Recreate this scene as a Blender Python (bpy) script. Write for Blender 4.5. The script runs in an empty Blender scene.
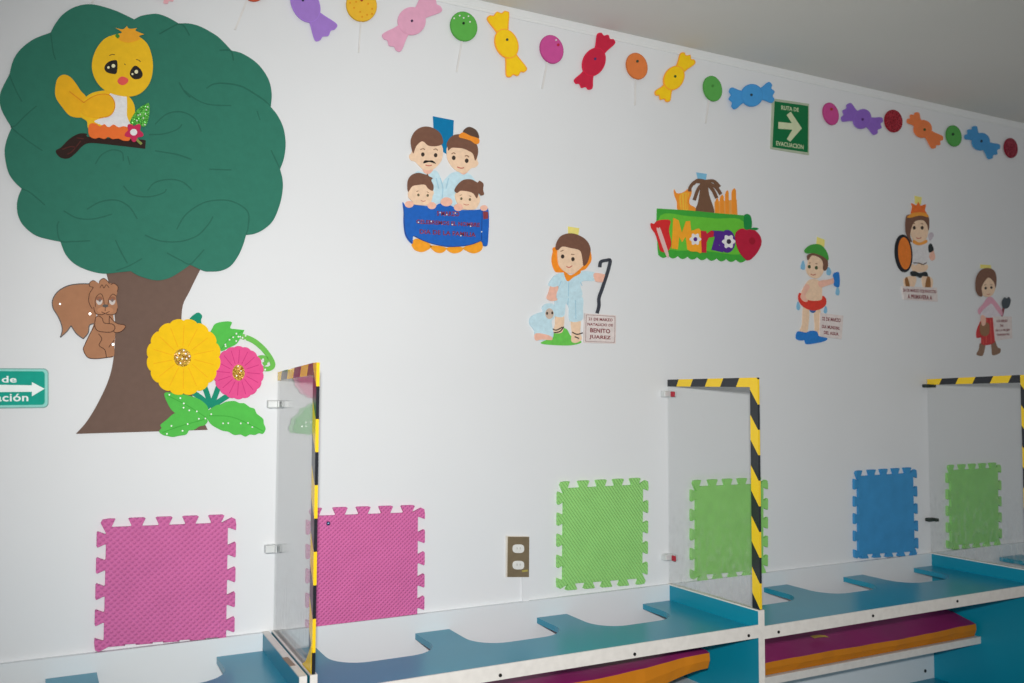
import bpy, bmesh, math, random
from mathutils import Vector, Matrix
random.seed(7)
C = bpy.context.scene.collection
scn = bpy.context.scene

# ---------------------------------------------------------------- camera pose
FPX = 904.3828
RX = Vector((0.8853, -0.4651, 0.0033)); UP = Vector((-0.0287, -0.0475, 0.9985)); FW = Vector((0.4642, 0.8840, 0.0554))
CAM = Vector((0, -2.3359, 1.4907))

def ray(x, y):
    return FW + RX * ((x - 512) / FPX) - UP * ((y - 341.5) / FPX)
def on_y(x, y, Y=0.0):                     # point of the vertical plane at depth Y
    d = ray(x, y); t = (Y - CAM.y) / d.y
    return CAM + d * t
def wall_pt(x, y):
    p = on_y(x, y); return (p.x, p.z)
class Frame:                               # survey patch of the wall: local units to wall metres (x, z)
    def __init__(s, ox, oy, k, Y=0): s.o = (ox, oy); s.k = k; s.Y = Y
    def px(s, p): return (s.o[0] + p[0] / s.k, s.o[1] + p[1] / s.k)
    def __call__(s, pts): return [(q.x, q.z) for q in (on_y(*s.px(p), s.Y) for p in pts)]
IMG = Frame(0, 0, 1); GAR = Frame(0, 0, 1, -.0075)

# ---------------------------------------------------------------- materials
def lin(c):
    return tuple((v / 255 / 12.92) if v / 255 <= .04045 else ((v / 255 + .055) / 1.055) ** 2.4 for v in c)
MATS = {}
def mat(name, col, rough=.6, spec=.35, metal=0, noise=.05, nscale=40, bump=0, bscale=200, coat=0):
    if name in MATS: return MATS[name]
    m = bpy.data.materials.new(name); m.use_nodes = True
    nt = m.node_tree; b = nt.nodes['Principled BSDF']
    b.inputs['Roughness'].default_value = rough; b.inputs['Metallic'].default_value = metal
    b.inputs['Specular IOR Level'].default_value = spec
    b.inputs['Coat Weight'].default_value = coat
    l = lin(col)
    tc = nt.nodes.new('ShaderNodeTexCoord')
    nz = nt.nodes.new('ShaderNodeTexNoise'); nz.inputs['Scale'].default_value = nscale; nz.inputs['Detail'].default_value = 3
    nt.links.new(tc.outputs['Object'], nz.inputs['Vector'])
    rp = nt.nodes.new('ShaderNodeValToRGB')
    rp.color_ramp.elements[0].position = .3; rp.color_ramp.elements[1].position = .7
    rp.color_ramp.elements[0].color = (*[max(0, v * (1 - noise)) for v in l], 1)
    rp.color_ramp.elements[1].color = (*[min(1, v * (1 + noise)) for v in l], 1)
    nt.links.new(nz.outputs['Fac'], rp.inputs['Fac']); nt.links.new(rp.outputs['Color'], b.inputs['Base Color'])
    if bump:
        n2 = nt.nodes.new('ShaderNodeTexNoise'); n2.inputs['Scale'].default_value = bscale
        nt.links.new(tc.outputs['Object'], n2.inputs['Vector'])
        bp = nt.nodes.new('ShaderNodeBump'); bp.inputs['Strength'].default_value = bump; bp.inputs['Distance'].default_value = .002
        nt.links.new(n2.outputs['Fac'], bp.inputs['Height']); nt.links.new(bp.outputs['Normal'], b.inputs['Normal'])
    MATS[name] = m
    return m
def foam(name, col): return mat('foam_' + name, col, .75, .25, noise=.04, nscale=60, bump=.15, bscale=900)
def paper(name, col): return mat('paper_' + name, col, .45, .35, noise=.07, nscale=90)
def glitter(name, c1, c2, scale=500):
    if name in MATS: return MATS[name]
    m = bpy.data.materials.new(name); m.use_nodes = True
    nt = m.node_tree; b = nt.nodes['Principled BSDF']
    b.inputs['Roughness'].default_value = .3; b.inputs['Metallic'].default_value = .3
    tc = nt.nodes.new('ShaderNodeTexCoord'); v = nt.nodes.new('ShaderNodeTexVoronoi'); v.inputs['Scale'].default_value = scale
    nt.links.new(tc.outputs['Object'], v.inputs['Vector'])
    sx = nt.nodes.new('ShaderNodeSeparateColor'); nt.links.new(v.outputs['Color'], sx.inputs[0])
    rp = nt.nodes.new('ShaderNodeValToRGB'); rp.color_ramp.elements[0].color = (*lin(c1), 1); rp.color_ramp.elements[1].color = (*lin(c2), 1)
    rp.color_ramp.elements[0].position = .35; rp.color_ramp.elements[1].position = .8
    nt.links.new(sx.outputs[0], rp.inputs['Fac']); nt.links.new(rp.outputs['Color'], b.inputs['Base Color'])
    mx = nt.nodes.new('ShaderNodeMix'); mx.data_type = 'VECTOR'; mx.inputs[0].default_value = .35
    g = nt.nodes.new('ShaderNodeNewGeometry'); sub = nt.nodes.new('ShaderNodeVectorMath'); sub.operation = 'SUBTRACT'
    sub.inputs[1].default_value = (.5, .5, .5)
    nt.links.new(v.outputs['Color'], sub.inputs[0]); sc = nt.nodes.new('ShaderNodeVectorMath'); sc.operation = 'SCALE'; sc.inputs[3].default_value = .9
    nt.links.new(sub.outputs[0], sc.inputs[0]); ad = nt.nodes.new('ShaderNodeVectorMath'); nt.links.new(g.outputs['Normal'], ad.inputs[0]); nt.links.new(sc.outputs[0], ad.inputs[1])
    nm = nt.nodes.new('ShaderNodeVectorMath'); nm.operation = 'NORMALIZE'; nt.links.new(ad.outputs[0], nm.inputs[0]); nt.links.new(nm.outputs[0], b.inputs['Normal'])
    MATS[name] = m
    return m
def ribbed(name, col, ang, period, cross):
    if name in MATS: return MATS[name]
    m = mat(name, col, .6, .3, noise=.05, nscale=14); nt = m.node_tree; b = nt.nodes['Principled BSDF']
    tc = nt.nodes.new('ShaderNodeTexCoord')
    def wave(a):
        mp = nt.nodes.new('ShaderNodeMapping'); mp.inputs['Rotation'].default_value = (0, a, 0)
        w = nt.nodes.new('ShaderNodeTexWave'); w.inputs['Scale'].default_value = 2 * math.pi / 20 / period * 1.0
        nt.links.new(tc.outputs['Object'], mp.inputs['Vector']); nt.links.new(mp.outputs['Vector'], w.inputs['Vector']); return w
    h = wave(ang).outputs['Fac']
    if cross:
        mu = nt.nodes.new('ShaderNodeMath'); mu.operation = 'MULTIPLY'
        nt.links.new(h, mu.inputs[0]); nt.links.new(wave(ang + math.radians(88)).outputs['Fac'], mu.inputs[1]); h = mu.outputs[0]
    bp = nt.nodes.new('ShaderNodeBump'); bp.inputs['Strength'].default_value = .8; bp.inputs['Distance'].default_value = .003
    nt.links.new(h, bp.inputs['Height']); nt.links.new(bp.outputs['Normal'], b.inputs['Normal'])
    return m

# ---------------------------------------------------------------- object helpers
def link(o, parent=None):
    C.objects.link(o)
    if parent: o.parent = parent
    return o
def origin(o):
    return Vector(o['base']) if 'base' in o else Vector((0, 0, 0))
def thing(name, label, cat, base, group=None):
    o = bpy.data.objects.new(name, None); o.empty_display_size = .05; o.location = base
    o['base'] = list(base); o['label'] = label; o['category'] = cat
    if group: o['group'] = group
    return link(o)
def tag(o, label, cat, group=None):
    o['label'] = label; o['category'] = cat
    if group: o['group'] = group
    return o
def emit(name, bm, m, parent=None, base=None, smooth=False):
    b = origin(parent) if parent else (Vector(base) if base else Vector((0, 0, 0)))
    bmesh.ops.translate(bm, verts=bm.verts, vec=-b)
    bmesh.ops.recalc_face_normals(bm, faces=bm.faces)
    me = bpy.data.meshes.new(name); bm.to_mesh(me); bm.free()
    me.materials.append(m)
    if smooth:
        for p in me.polygons: p.use_smooth = True
    o = bpy.data.objects.new(name, me); o['base'] = list(b)
    if not parent: o.location = b
    return link(o, parent)
def add_box(bm, x0, x1, y0, y1, z0, z1, bev=0):
    r = bmesh.ops.create_cube(bm, size=1, matrix=Matrix.Translation(((x0 + x1) / 2, (y0 + y1) / 2, (z0 + z1) / 2)) @ Matrix.Diagonal((x1 - x0, y1 - y0, z1 - z0, 1)))
    if bev:
        es = list({e for v in r['verts'] for e in v.link_edges})
        bmesh.ops.bevel(bm, geom=es, offset=bev, segments=2, affect='EDGES', profile=.5)
def box(name, x0, x1, y0, y1, z0, z1, m, parent=None, bev=.0012):
    bm = bmesh.new(); add_box(bm, min(x0, x1), max(x0, x1), min(y0, y1), max(y0, y1), min(z0, z1), max(z0, z1), bev)
    return emit(name, bm, m, parent)
def prism(bm, pts, y0, y1):                # wall-parallel slab: pts are (x, z), between depths y0 and y1
    a = 0
    pts = [p for i, p in enumerate(pts) if (p[0] - pts[i - 1][0]) ** 2 + (p[1] - pts[i - 1][1]) ** 2 > 1e-9]
    f = [bm.verts.new((x, y1, z)) for x, z in pts]; k = [bm.verts.new((x, y0, z)) for x, z in pts]
    n = len(pts)
    bm.faces.new(f); bm.faces.new(k[::-1])
    for i in range(n):
        j = (i + 1) % n
        try: bm.faces.new((f[i], f[j], k[j], k[i]))
        except ValueError: pass
def zprism(bm, pts, z0, z1):
    f = [bm.verts.new((x, y, z1)) for x, y in pts]; k = [bm.verts.new((x, y, z0)) for x, y in pts]
    n = len(pts); bm.faces.new(f); bm.faces.new(k[::-1])
    for i in range(n):
        j = (i + 1) % n; bm.faces.new((f[i], f[j], k[j], k[i]))
def cat(p0, p1, p2, p3, t):
    return tuple(.5 * (2 * b + (c - a) * t + (2 * a - 5 * b + 4 * c - d) * t * t + (3 * b - a - 3 * c + d) * t ** 3) for a, b, c, d in zip(p0, p1, p2, p3))
def smooth_open(P, n=5):
    if len(P) < 3: return list(P)
    Q = [P[0]] + list(P) + [P[-1]]; out = []
    for i in range(1, len(Q) - 2):
        for k in range(n): out.append(cat(Q[i - 1], Q[i], Q[i + 1], Q[i + 2], k / n))
    return out + [P[-1]]
def smooth_loop(P, n=5):                   # a third value 1 marks a sharp corner
    cs = [i for i, p in enumerate(P) if len(p) > 2]; P2 = [p[:2] for p in P]; N = len(P)
    if not cs:
        return [cat(P2[i - 1], P2[i], P2[(i + 1) % N], P2[(i + 2) % N], k / n) for i in range(N) for k in range(n)]
    out = []
    for a, i in enumerate(cs):
        j = cs[(a + 1) % len(cs)]
        if j <= i: j += N
        out += smooth_open([P2[q % N] for q in range(i, j + 1)], n)[:-1]
    return out
def ell(cx, cy, rx, ry, ang=0, n=28, egg=0):
    a = math.radians(ang); o = []
    for i in range(n):
        t = 2 * math.pi * i / n; x = rx * math.cos(t) * (1 + egg * math.sin(t)); y = ry * math.sin(t)
        o.append((cx + x * math.cos(a) - y * math.sin(a), cy + x * math.sin(a) + y * math.cos(a)))
    return o
def scallop(cx, cy, rx, ry, k, dep, n=160):
    o = []
    for i in range(n):
        t = 2 * math.pi * i / n; r = 1 - dep + dep * abs(math.sin(k * t / 2)) ** .6
        o.append((cx + rx * r * math.cos(t), cy + ry * r * math.sin(t)))
    return o
def ribbon(pts, w, w2=None):
    P = smooth_open(pts, 6); n = len(P); L = []; R = []
    for i, p in enumerate(P):
        a = P[max(0, i - 1)]; b = P[min(n - 1, i + 1)]; dx, dy = b[0] - a[0], b[1] - a[1]; l = math.hypot(dx, dy) or 1
        t = i / (n - 1); ww = (w if w2 is None else w + (w2 - w) * t) / 2
        L.append((p[0] - dy / l * ww, p[1] + dx / l * ww)); R.append((p[0] + dy / l * ww, p[1] - dx / l * ww))
    return L, R
class Cut:                                  # a flat cut-out glued to the wall: layers of foam or card at rising heights
    def __init__(s, root, F, base=.0, step=.0008): s.r = root; s.F = F; s.b = base + .0006; s.s = step
    def h(s, k): return -(s.b + s.s * k)
    def shape(s, name, pts, m, k=1, k0=0, parent=None, sm=True, n=5):
        return s.multi(name, [pts], m, k, k0, parent, sm, n)
    def multi(s, name, loops, m, k=1, k0=0, parent=None, sm=True, n=5):
        bm = bmesh.new()
        for pts in loops:
            q = smooth_loop(pts, n) if sm else [p[:2] for p in pts]
            prism(bm, s.F(q), s.h(k0), s.h(k))
        return emit(name, bm, m, parent or s.r)
    def lines(s, name, strokes, w, m, k=1, k0=0, parent=None):
        if name in ('eyebrow', 'fold', 'banner_fold', 'shirt_fold', 'sandal_strap', 'skirt_stripe', 'petal_line', 'harp_string', 'bark_line') and len(strokes) > 1:
            return [s.lines(name, [q], w, m, k, k0, parent) for q in strokes][-1]
        bm = bmesh.new()
        for st in strokes:
            L, R = ribbon(st, w)
            Lw, Rw = s.F(L), s.F(R); y0, y1 = s.h(k0), s.h(k)
            vs = [[bm.verts.new((x, y, z)) for x, z in side] for side in (Lw, Rw) for y in (y1, y0)]
            lf, lb, rf, rb = vs; n = len(L)
            for i in range(n - 1):
                bm.faces.new((lf[i], lf[i + 1], rf[i + 1], rf[i])); bm.faces.new((lb[i], rb[i], rb[i + 1], lb[i + 1]))
                bm.faces.new((lf[i], lb[i], lb[i + 1], lf[i + 1])); bm.faces.new((rf[i], rf[i + 1], rb[i + 1], rb[i]))
            bm.faces.new((lf[0], rf[0], rb[0], lb[0])); bm.faces.new((lf[-1], lb[-1], rb[-1], rf[-1]))
        return emit(name, bm, m, parent or s.r)
    def text(s, name, body, quad, m, k=1, k0=0, parent=None, bold=0):
        cu = bpy.data.curves.new('t', 'FONT'); cu.body = body; cu.extrude = .5; cu.offset = bold; cu.resolution_u = 3
        cu.space_character = 1.05
        to = bpy.data.objects.new('t', cu); C.objects.link(to)
        bpy.context.view_layer.update()
        dg = bpy.context.evaluated_depsgraph_get(); me = bpy.data.meshes.new_from_object(to.evaluated_get(dg))
        bpy.data.objects.remove(to); bpy.data.curves.remove(cu)
        xs = [v.co.x for v in me.vertices]; ys = [v.co.y for v in me.vertices]
        x0, x1, y0, y1 = min(xs), max(xs), min(ys), max(ys)
        q = [Vector(p) for p in s.F(quad)]     # TL TR BR BL
        bas = origin(parent or s.r)
        for v in me.vertices:
            u = (v.co.x - x0) / (x1 - x0); w = (y1 - v.co.y) / (y1 - y0)
            p = (q[0] * (1 - u) + q[1] * u) * (1 - w) + (q[3] * (1 - u) + q[2] * u) * w
            v.co = Vector((p.x, s.h(k) if v.co.z > 0 else s.h(k0), p.y)) - bas
        me.name = name; me.materials.clear(); me.materials.append(m)
        o = bpy.data.objects.new(name, me); o['base'] = list(bas)
        return link(o, parent or s.r)
def wbase(F, p, y=0):
    x, z = F([p])[0]; return (x, y, z)

# ================================================================ the setting
WALLM = mat('wall_paint', (226, 229, 232), .55, .3, noise=.012, nscale=3, bump=.05, bscale=60)
CEILM = mat('ceiling_paint', (214, 214, 210), .8, .2, noise=.015, nscale=2)
TRIMM = mat('trim_paint', (228, 231, 232), .5, .3, noise=.01)
FLOORM = mat('floor_tile', (200, 196, 188), .4, .4, noise=.05, nscale=6)
def struct(o): o['kind'] = 'structure'; return o
ZC = 2.6279
struct(box('wall_back', -3, 7, 0, .12, 0, ZC + .1, WALLM, bev=0))
struct(box('ceiling', -3, 7, -5, 0, ZC, ZC + .1, CEILM, bev=0))
struct(box('floor', -3, 7, -5, 0, -.1, 0, FLOORM, bev=0))
bm = bmesh.new()
prof = [(0, ZC), (-.012, ZC), (-.012, ZC - .004), (-.009, ZC - .008), (-.005, ZC - .016), (-.003, ZC - .019), (-.003, ZC - .026), (0, ZC - .026)]
va = [bm.verts.new((-3, y, z)) for y, z in prof]; vb = [bm.verts.new((7, y, z)) for y, z in prof]
bm.faces.new(va); bm.faces.new(vb[::-1])
for i in range(len(prof)):
    j = (i + 1) % len(prof); bm.faces.new((va[i], vb[i], vb[j], va[j]))
struct(emit('trim_1', bm, TRIMM))

# ================================================================ feeding counters
BLUE = mat('blue_laminate', (0, 138, 166), .38, .45, noise=.04, nscale=5)
CTOP = mat('blue_counter_laminate', (22, 142, 172), .30, .5, noise=.05, nscale=4)
WLAM = mat('white_laminate', (222, 228, 232), .45, .4, noise=.01, nscale=5)
EDGE = mat('worn_white_edge', (226, 224, 220), .55, .3, noise=.05, nscale=45, bump=.1, bscale=80)
DARK = mat('black_cap', (22, 24, 26), .4, .4)
ZT, DEP = .8871, .4028
def side_panel(root, x0, x1, skew=0):
    p = box('side_panel', x0, x1, -DEP + .003, 0, .02, ZT - .003, BLUE, root, 0)
    bm = bmesh.new()
    add_box(bm, x0, x1, -DEP, 0, ZT - .003, ZT); add_box(bm, x0, x1, -DEP, -DEP + .003, .02, ZT - .003)
    e = emit('edge_strip', bm, EDGE, p)
    for o in (p, e):                       # the boards do not stand quite square to the wall
        by = o['base'][1]
        for v in o.data.vertices: v.co.x += skew * (v.co.y + by + DEP) / DEP
def counter_bay(root, x0, x1, cuts, screws, ZK=.8375, ZS=.848, shelf=True):
    # top with three U-shaped bays open towards the wall
    pts = [(x0, -DEP + .004), (x1, -DEP + .004), (x1, -.016)]
    for a, b in sorted(cuts, reverse=True):
        r = .085
        pts += [(b, -.016), (b, -.12)]
        for k in range(1, 9):
            t = k / 8 * math.pi / 2; pts.append((b - r + r * math.cos(t), -.12 - r * math.sin(t)))
        for k in range(0, 9):
            t = math.pi / 2 + k / 8 * math.pi / 2; pts.append((a + r + r * math.cos(t), -.12 - r * math.sin(t)))
        pts += [(a, -.12), (a, -.016)]
    pts += [(x0, -.016)]
    q = [p for i, p in enumerate(pts) if math.dist(p, pts[i - 1]) > 1e-5]
    bm = bmesh.new(); zprism(bm, q, ZK - .016, ZK)
    ct = emit('countertop', bm, CTOP, root)
    fs = box('front_strip', x0, x1, -DEP, -DEP + .004, ZS - .035, ZS, EDGE, root, 0)
    for s in screws:
        p = on_y(s[0], s[1], -DEP - .0005)
        bm = bmesh.new(); bmesh.ops.create_cone(bm, cap_ends=True, segments=14, radius1=.0042, radius2=.0042, depth=.002, matrix=Matrix.Translation((p.x, -DEP - .0008, p.z)) @ Matrix.Rotation(math.pi / 2, 4, 'X'))
        emit('screw', bm, DARK, fs)
    box('backboard', x0, x1, -.014, 0, .30, ZT - .001, WLAM, root, 0)
    if shelf:
        s = box('shelf', x0, x1, -.202, -.014, .598, .620, WLAM, root, 0)
        box('front_strip', x0, x1, -.205, -.202, .597, .621, EDGE, s, 0)
    box('bottom_board', x0, x1, -DEP + .01, -.014, .405, .425, BLUE, root, 0)

t = thing('feeding_counter', 'blue topped white feeding counter at far left, ending left of the first glass screen', 'counter', (-.07, -.2, 0))
side_panel(t, -.74, -.72); side_panel(t, .510, .5265, .010)
counter_bay(t, -.72, .519, [(-.60, -.335), (-.23, .037), (.142, .408)], [], .843, .848)
bm = bmesh.new(); add_box(bm, .510, .5235, -.32, -.25, ZT, ZT + .0006); emit('bare_wood_patch', bm, mat('bare_chipboard', (150, 132, 118), .8), t)['label'] = 'brown patch where the white edging is missing'
t = thing('feeding_counter', 'long blue topped feeding counter with U-shaped cut-outs carrying all three glass screens', 'counter', (2.45, -.2, 0))
for a, b, k in ((.533, .549, .010), (1.791, 1.811, -.009), (3.023, 3.043, -.010), (4.27, 4.29, -.02)): side_panel(t, a, b, k)
counter_bay(t, .549, 1.791, [(.650, .926), (1.026, 1.303), (1.403, 1.678)], [(500.3, 675.3), (634.7, 654.2), (748.7, 635.6)])
counter_bay(t, 1.811, 3.023, [(1.900, 2.172), (2.276, 2.544), (2.641, 2.911)], [(778.6, 632), (873, 615.8), (957.4, 601.2)], .8405, .842)
counter_bay(t, 3.043, 4.27, [(3.14, 3.413), (3.545, 3.81), (3.91, 4.16)], [], .8400, .842)
bm = bmesh.new(); bmesh.ops.create_cone(bm, cap_ends=True, segments=14, radius1=.006, radius2=.006, depth=.002, matrix=Matrix.Translation(on_y(925.3, 670.9, -.0148)) @ Matrix.Rotation(math.pi / 2, 4, 'X'))
emit('screw_cap', bm, DARK, t)

# mattresses stored below the counter
MAG = mat('magenta_vinyl', (150, 38, 105), .5, .35, noise=.06, nscale=10, bump=.3, bscale=25)
ORG = mat('orange_vinyl', (204, 126, 18), .5, .35, noise=.05, nscale=10, bump=.3, bscale=25)
def mattress(name, label, xs, front_top, front_bot, back_top, back_bot, yf, yb):
    root = thing(name, label, 'mattress', ((xs[0] + xs[-1]) / 2, (yf + yb) / 2, min(front_bot)))
    n = 40
    def at(arr, u):
        f = u * (len(arr) - 1); i = min(int(f), len(arr) - 2); k = f - i; k = k * k * (3 - 2 * k); return arr[i] * (1 - k) + arr[i + 1] * k
    X = [xs[0] + (xs[-1] - xs[0]) * i / n for i in range(n + 1)]
    wob = lambda i: .0025 * math.sin(i * .9) + .0015 * math.sin(i * 2.1)
    T = []; Bk = []; bm = bmesh.new(); rows = []
    for i, x in enumerate(X):
        u = i / n; ft, fb, bt, bb = at(front_top, u), at(front_bot, u), at(back_top, u), at(back_bot, u)
        rows.append([bm.verts.new((x, yf + wob(i) * .6, ft - .004)), bm.verts.new((x, yf + .010, ft + wob(i) * .3)), bm.verts.new((x, (yf + yb) / 2, (ft + bt) / 2 + .006)), bm.verts.new((x, yb, bt))])
    for a, b in zip(rows, rows[1:]):
        for k in range(3): bm.faces.new((a[k], b[k], b[k + 1], a[k + 1]))
    emit('top_cover', bm, MAG, root, smooth=True)
    bm = bmesh.new(); rows = []
    for i, x in enumerate(X):
        u = i / n; ft, fb, bt, bb = at(front_top, u), at(front_bot, u), at(back_top, u), at(back_bot, u)
        rows.append([bm.verts.new((x, yb, bt)), bm.verts.new((x, yb, bb)), bm.verts.new((x, yf + .006, fb)), bm.verts.new((x, yf - .002 + wob(i) * .6, (ft + fb) / 2)), bm.verts.new((x, yf + wob(i) * .6, ft - .004))])
    for a, b in zip(rows, rows[1:]):
        for k in range(4): bm.faces.new((a[k], b[k], b[k + 1], a[k + 1]))
    for r in (rows[0], rows[-1]): bm.faces.new(r)
    emit('side_band', bm, ORG, root)
    return root
m2 = mattress('mattress', 'magenta and orange mattress with upturned end, below the counter left of the middle screen', [.58, 1.700], [.737, .740, .743, .762], [.622, .636, .650, .714], [.730, .735, .740, .760], [.622, .636, .650, .714], -.30, -.02)
m3 = mattress('mattress', 'magenta and orange mattress lying flat on the white shelf at right', [1.83, 3.002], [.665, .667, .664, .670], [.622, .622, .622, .622], [.702, .706, .702, .697], [.622, .622, .622, .622], -.197, -.02)
bm = bmesh.new()
P0 = Vector((2.255, -.15, .693))
st = [(0, .004), (.02, .006), (.04, .001), (.052, -.010)]
for (a, b) in zip(st, st[1:]):
    vs = [bm.verts.new(P0 + Vector((a[0], -.010 + a[1], .003))), bm.verts.new(P0 + Vector((b[0], -.010 + b[1], .003))), bm.verts.new(P0 + Vector((b[0], .008 + b[1], .006))), bm.verts.new(P0 + Vector((a[0], .008 + a[1], .006)))]
    bm.faces.new(vs)
emit('strap', bm, mat('strap_yellow', (190, 150, 60), .6), m3)['label'] = 'small yellow strap end on the magenta cover'

# ================================================================ glass screens with hazard tape
GL = bpy.data.materials.new('clear_glass'); GL.use_nodes = True
nt = GL.node_tree; nt.nodes.clear()
out = nt.nodes.new('ShaderNodeOutputMaterial'); tr = nt.nodes.new('ShaderNodeBsdfTransparent'); tr.inputs[0].default_value = (.995, .998, .997, 1)
gs = nt.nodes.new('ShaderNodeBsdfGlossy'); gs.inputs['Roughness'].default_value = .0
fr = nt.nodes.new('ShaderNodeFresnel')
gm = nt.nodes.new('ShaderNodeNewGeometry'); io = nt.nodes.new('ShaderNodeMapRange'); io.inputs[3].default_value = 1.36; io.inputs[4].default_value = 1 / 1.36   # thin pane: both faces count as entering
nt.links.new(gm.outputs['Backfacing'], io.inputs[0]); nt.links.new(io.outputs[0], fr.inputs[0])
mx = nt.nodes.new('ShaderNodeMixShader'); nt.links.new(fr.outputs[0], mx.inputs[0]); nt.links.new(tr.outputs[0], mx.inputs[1]); nt.links.new(gs.outputs[0], mx.inputs[2])
df = nt.nodes.new('ShaderNodeBsdfDiffuse'); df.inputs[0].default_value = (.75, .75, .74, 1)
tc = nt.nodes.new('ShaderNodeTexCoord'); mp = nt.nodes.new('ShaderNodeMapping'); mp.inputs['Scale'].default_value = (1, 9, 3.5)
nz = nt.nodes.new('ShaderNodeTexNoise'); nz.inputs['Scale'].default_value = 9; nz.inputs['Detail'].default_value = 6
nt.links.new(tc.outputs['Object'], mp.inputs[0]); nt.links.new(mp.outputs[0], nz.inputs['Vector'])
rp = nt.nodes.new('ShaderNodeValToRGB'); rp.color_ramp.elements[0].position = .48; rp.color_ramp.elements[0].color = (0, 0, 0, 1); rp.color_ramp.elements[1].position = .75; rp.color_ramp.elements[1].color = (.16, .16, .16, 1)
nt.links.new(nz.outputs['Fac'], rp.inputs[0])
sp = nt.nodes.new('ShaderNodeSeparateXYZ'); nt.links.new(tc.outputs['Object'], sp.inputs[0])
mr = nt.nodes.new('ShaderNodeMapRange'); mr.inputs[1].default_value = .30; mr.inputs[2].default_value = .02; mr.inputs[3].default_value = .06; mr.inputs[4].default_value = 1
nt.links.new(sp.outputs['Z'], mr.inputs[0])
ml = nt.nodes.new('ShaderNodeMath'); ml.operation = 'MULTIPLY_ADD'; ml.inputs[2].default_value = .008; nt.links.new(rp.outputs[0], ml.inputs[0]); nt.links.new(mr.outputs[0], ml.inputs[1])
m2x = nt.nodes.new('ShaderNodeMixShader'); nt.links.new(ml.outputs[0], m2x.inputs[0]); nt.links.new(mx.outputs[0], m2x.inputs[1]); nt.links.new(df.outputs[0], m2x.inputs[2])
nt.links.new(m2x.outputs[0], out.inputs[0])

def hazard(name, period, slope, phase, axis):
    m = bpy.data.materials.new(name); m.use_nodes = True; nt = m.node_tree; b = nt.nodes['Principled BSDF']
    b.inputs['Roughness'].default_value = .22; b.inputs['Specular IOR Level'].default_value = .6
    tc = nt.nodes.new('ShaderNodeTexCoord'); s = nt.nodes.new('ShaderNodeSeparateXYZ'); nt.links.new(tc.outputs['Object'], s.inputs[0])
    a, c = ('Y', 'Z') if axis == 'Y' else ('Z', 'Y')
    m1 = nt.nodes.new('ShaderNodeMath'); m1.operation = 'MULTIPLY_ADD'; nt.links.new(s.outputs[c], m1.inputs[0]); m1.inputs[1].default_value = slope; nt.links.new(s.outputs[a], m1.inputs[2])
    m2 = nt.nodes.new('ShaderNodeMath'); m2.operation = 'MULTIPLY_ADD'; nt.links.new(m1.outputs[0], m2.inputs[0]); m2.inputs[1].default_value = 1 / period; m2.inputs[2].default_value = phase + 50
    m3 = nt.nodes.new('ShaderNodeMath'); m3.operation = 'FRACT'; nt.links.new(m2.outputs[0], m3.inputs[0])
    m4 = nt.nodes.new('ShaderNodeMath'); m4.operation = 'GREATER_THAN'; m4.inputs[1].default_value = .5; nt.links.new(m3.outputs[0], m4.inputs[0])
    mx = nt.nodes.new('ShaderNodeMix'); mx.data_type = 'RGBA'; mx.inputs[6].default_value = (*lin((28, 32, 40)), 1); mx.inputs[7].default_value = (*lin((246, 206, 28)), 1)
    nt.links.new(m4.outputs[0], mx.inputs[0]); nt.links.new(mx.outputs[2], b.inputs['Base Color'])
    return m
CHROME = mat('clip_metal', (214, 218, 218), .5, .4, metal=.25)
REDP = mat('red_rubber', (176, 40, 58), .5)
YTAPE = mat('yellow_tape', (246, 206, 28), .22, .6)
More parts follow.
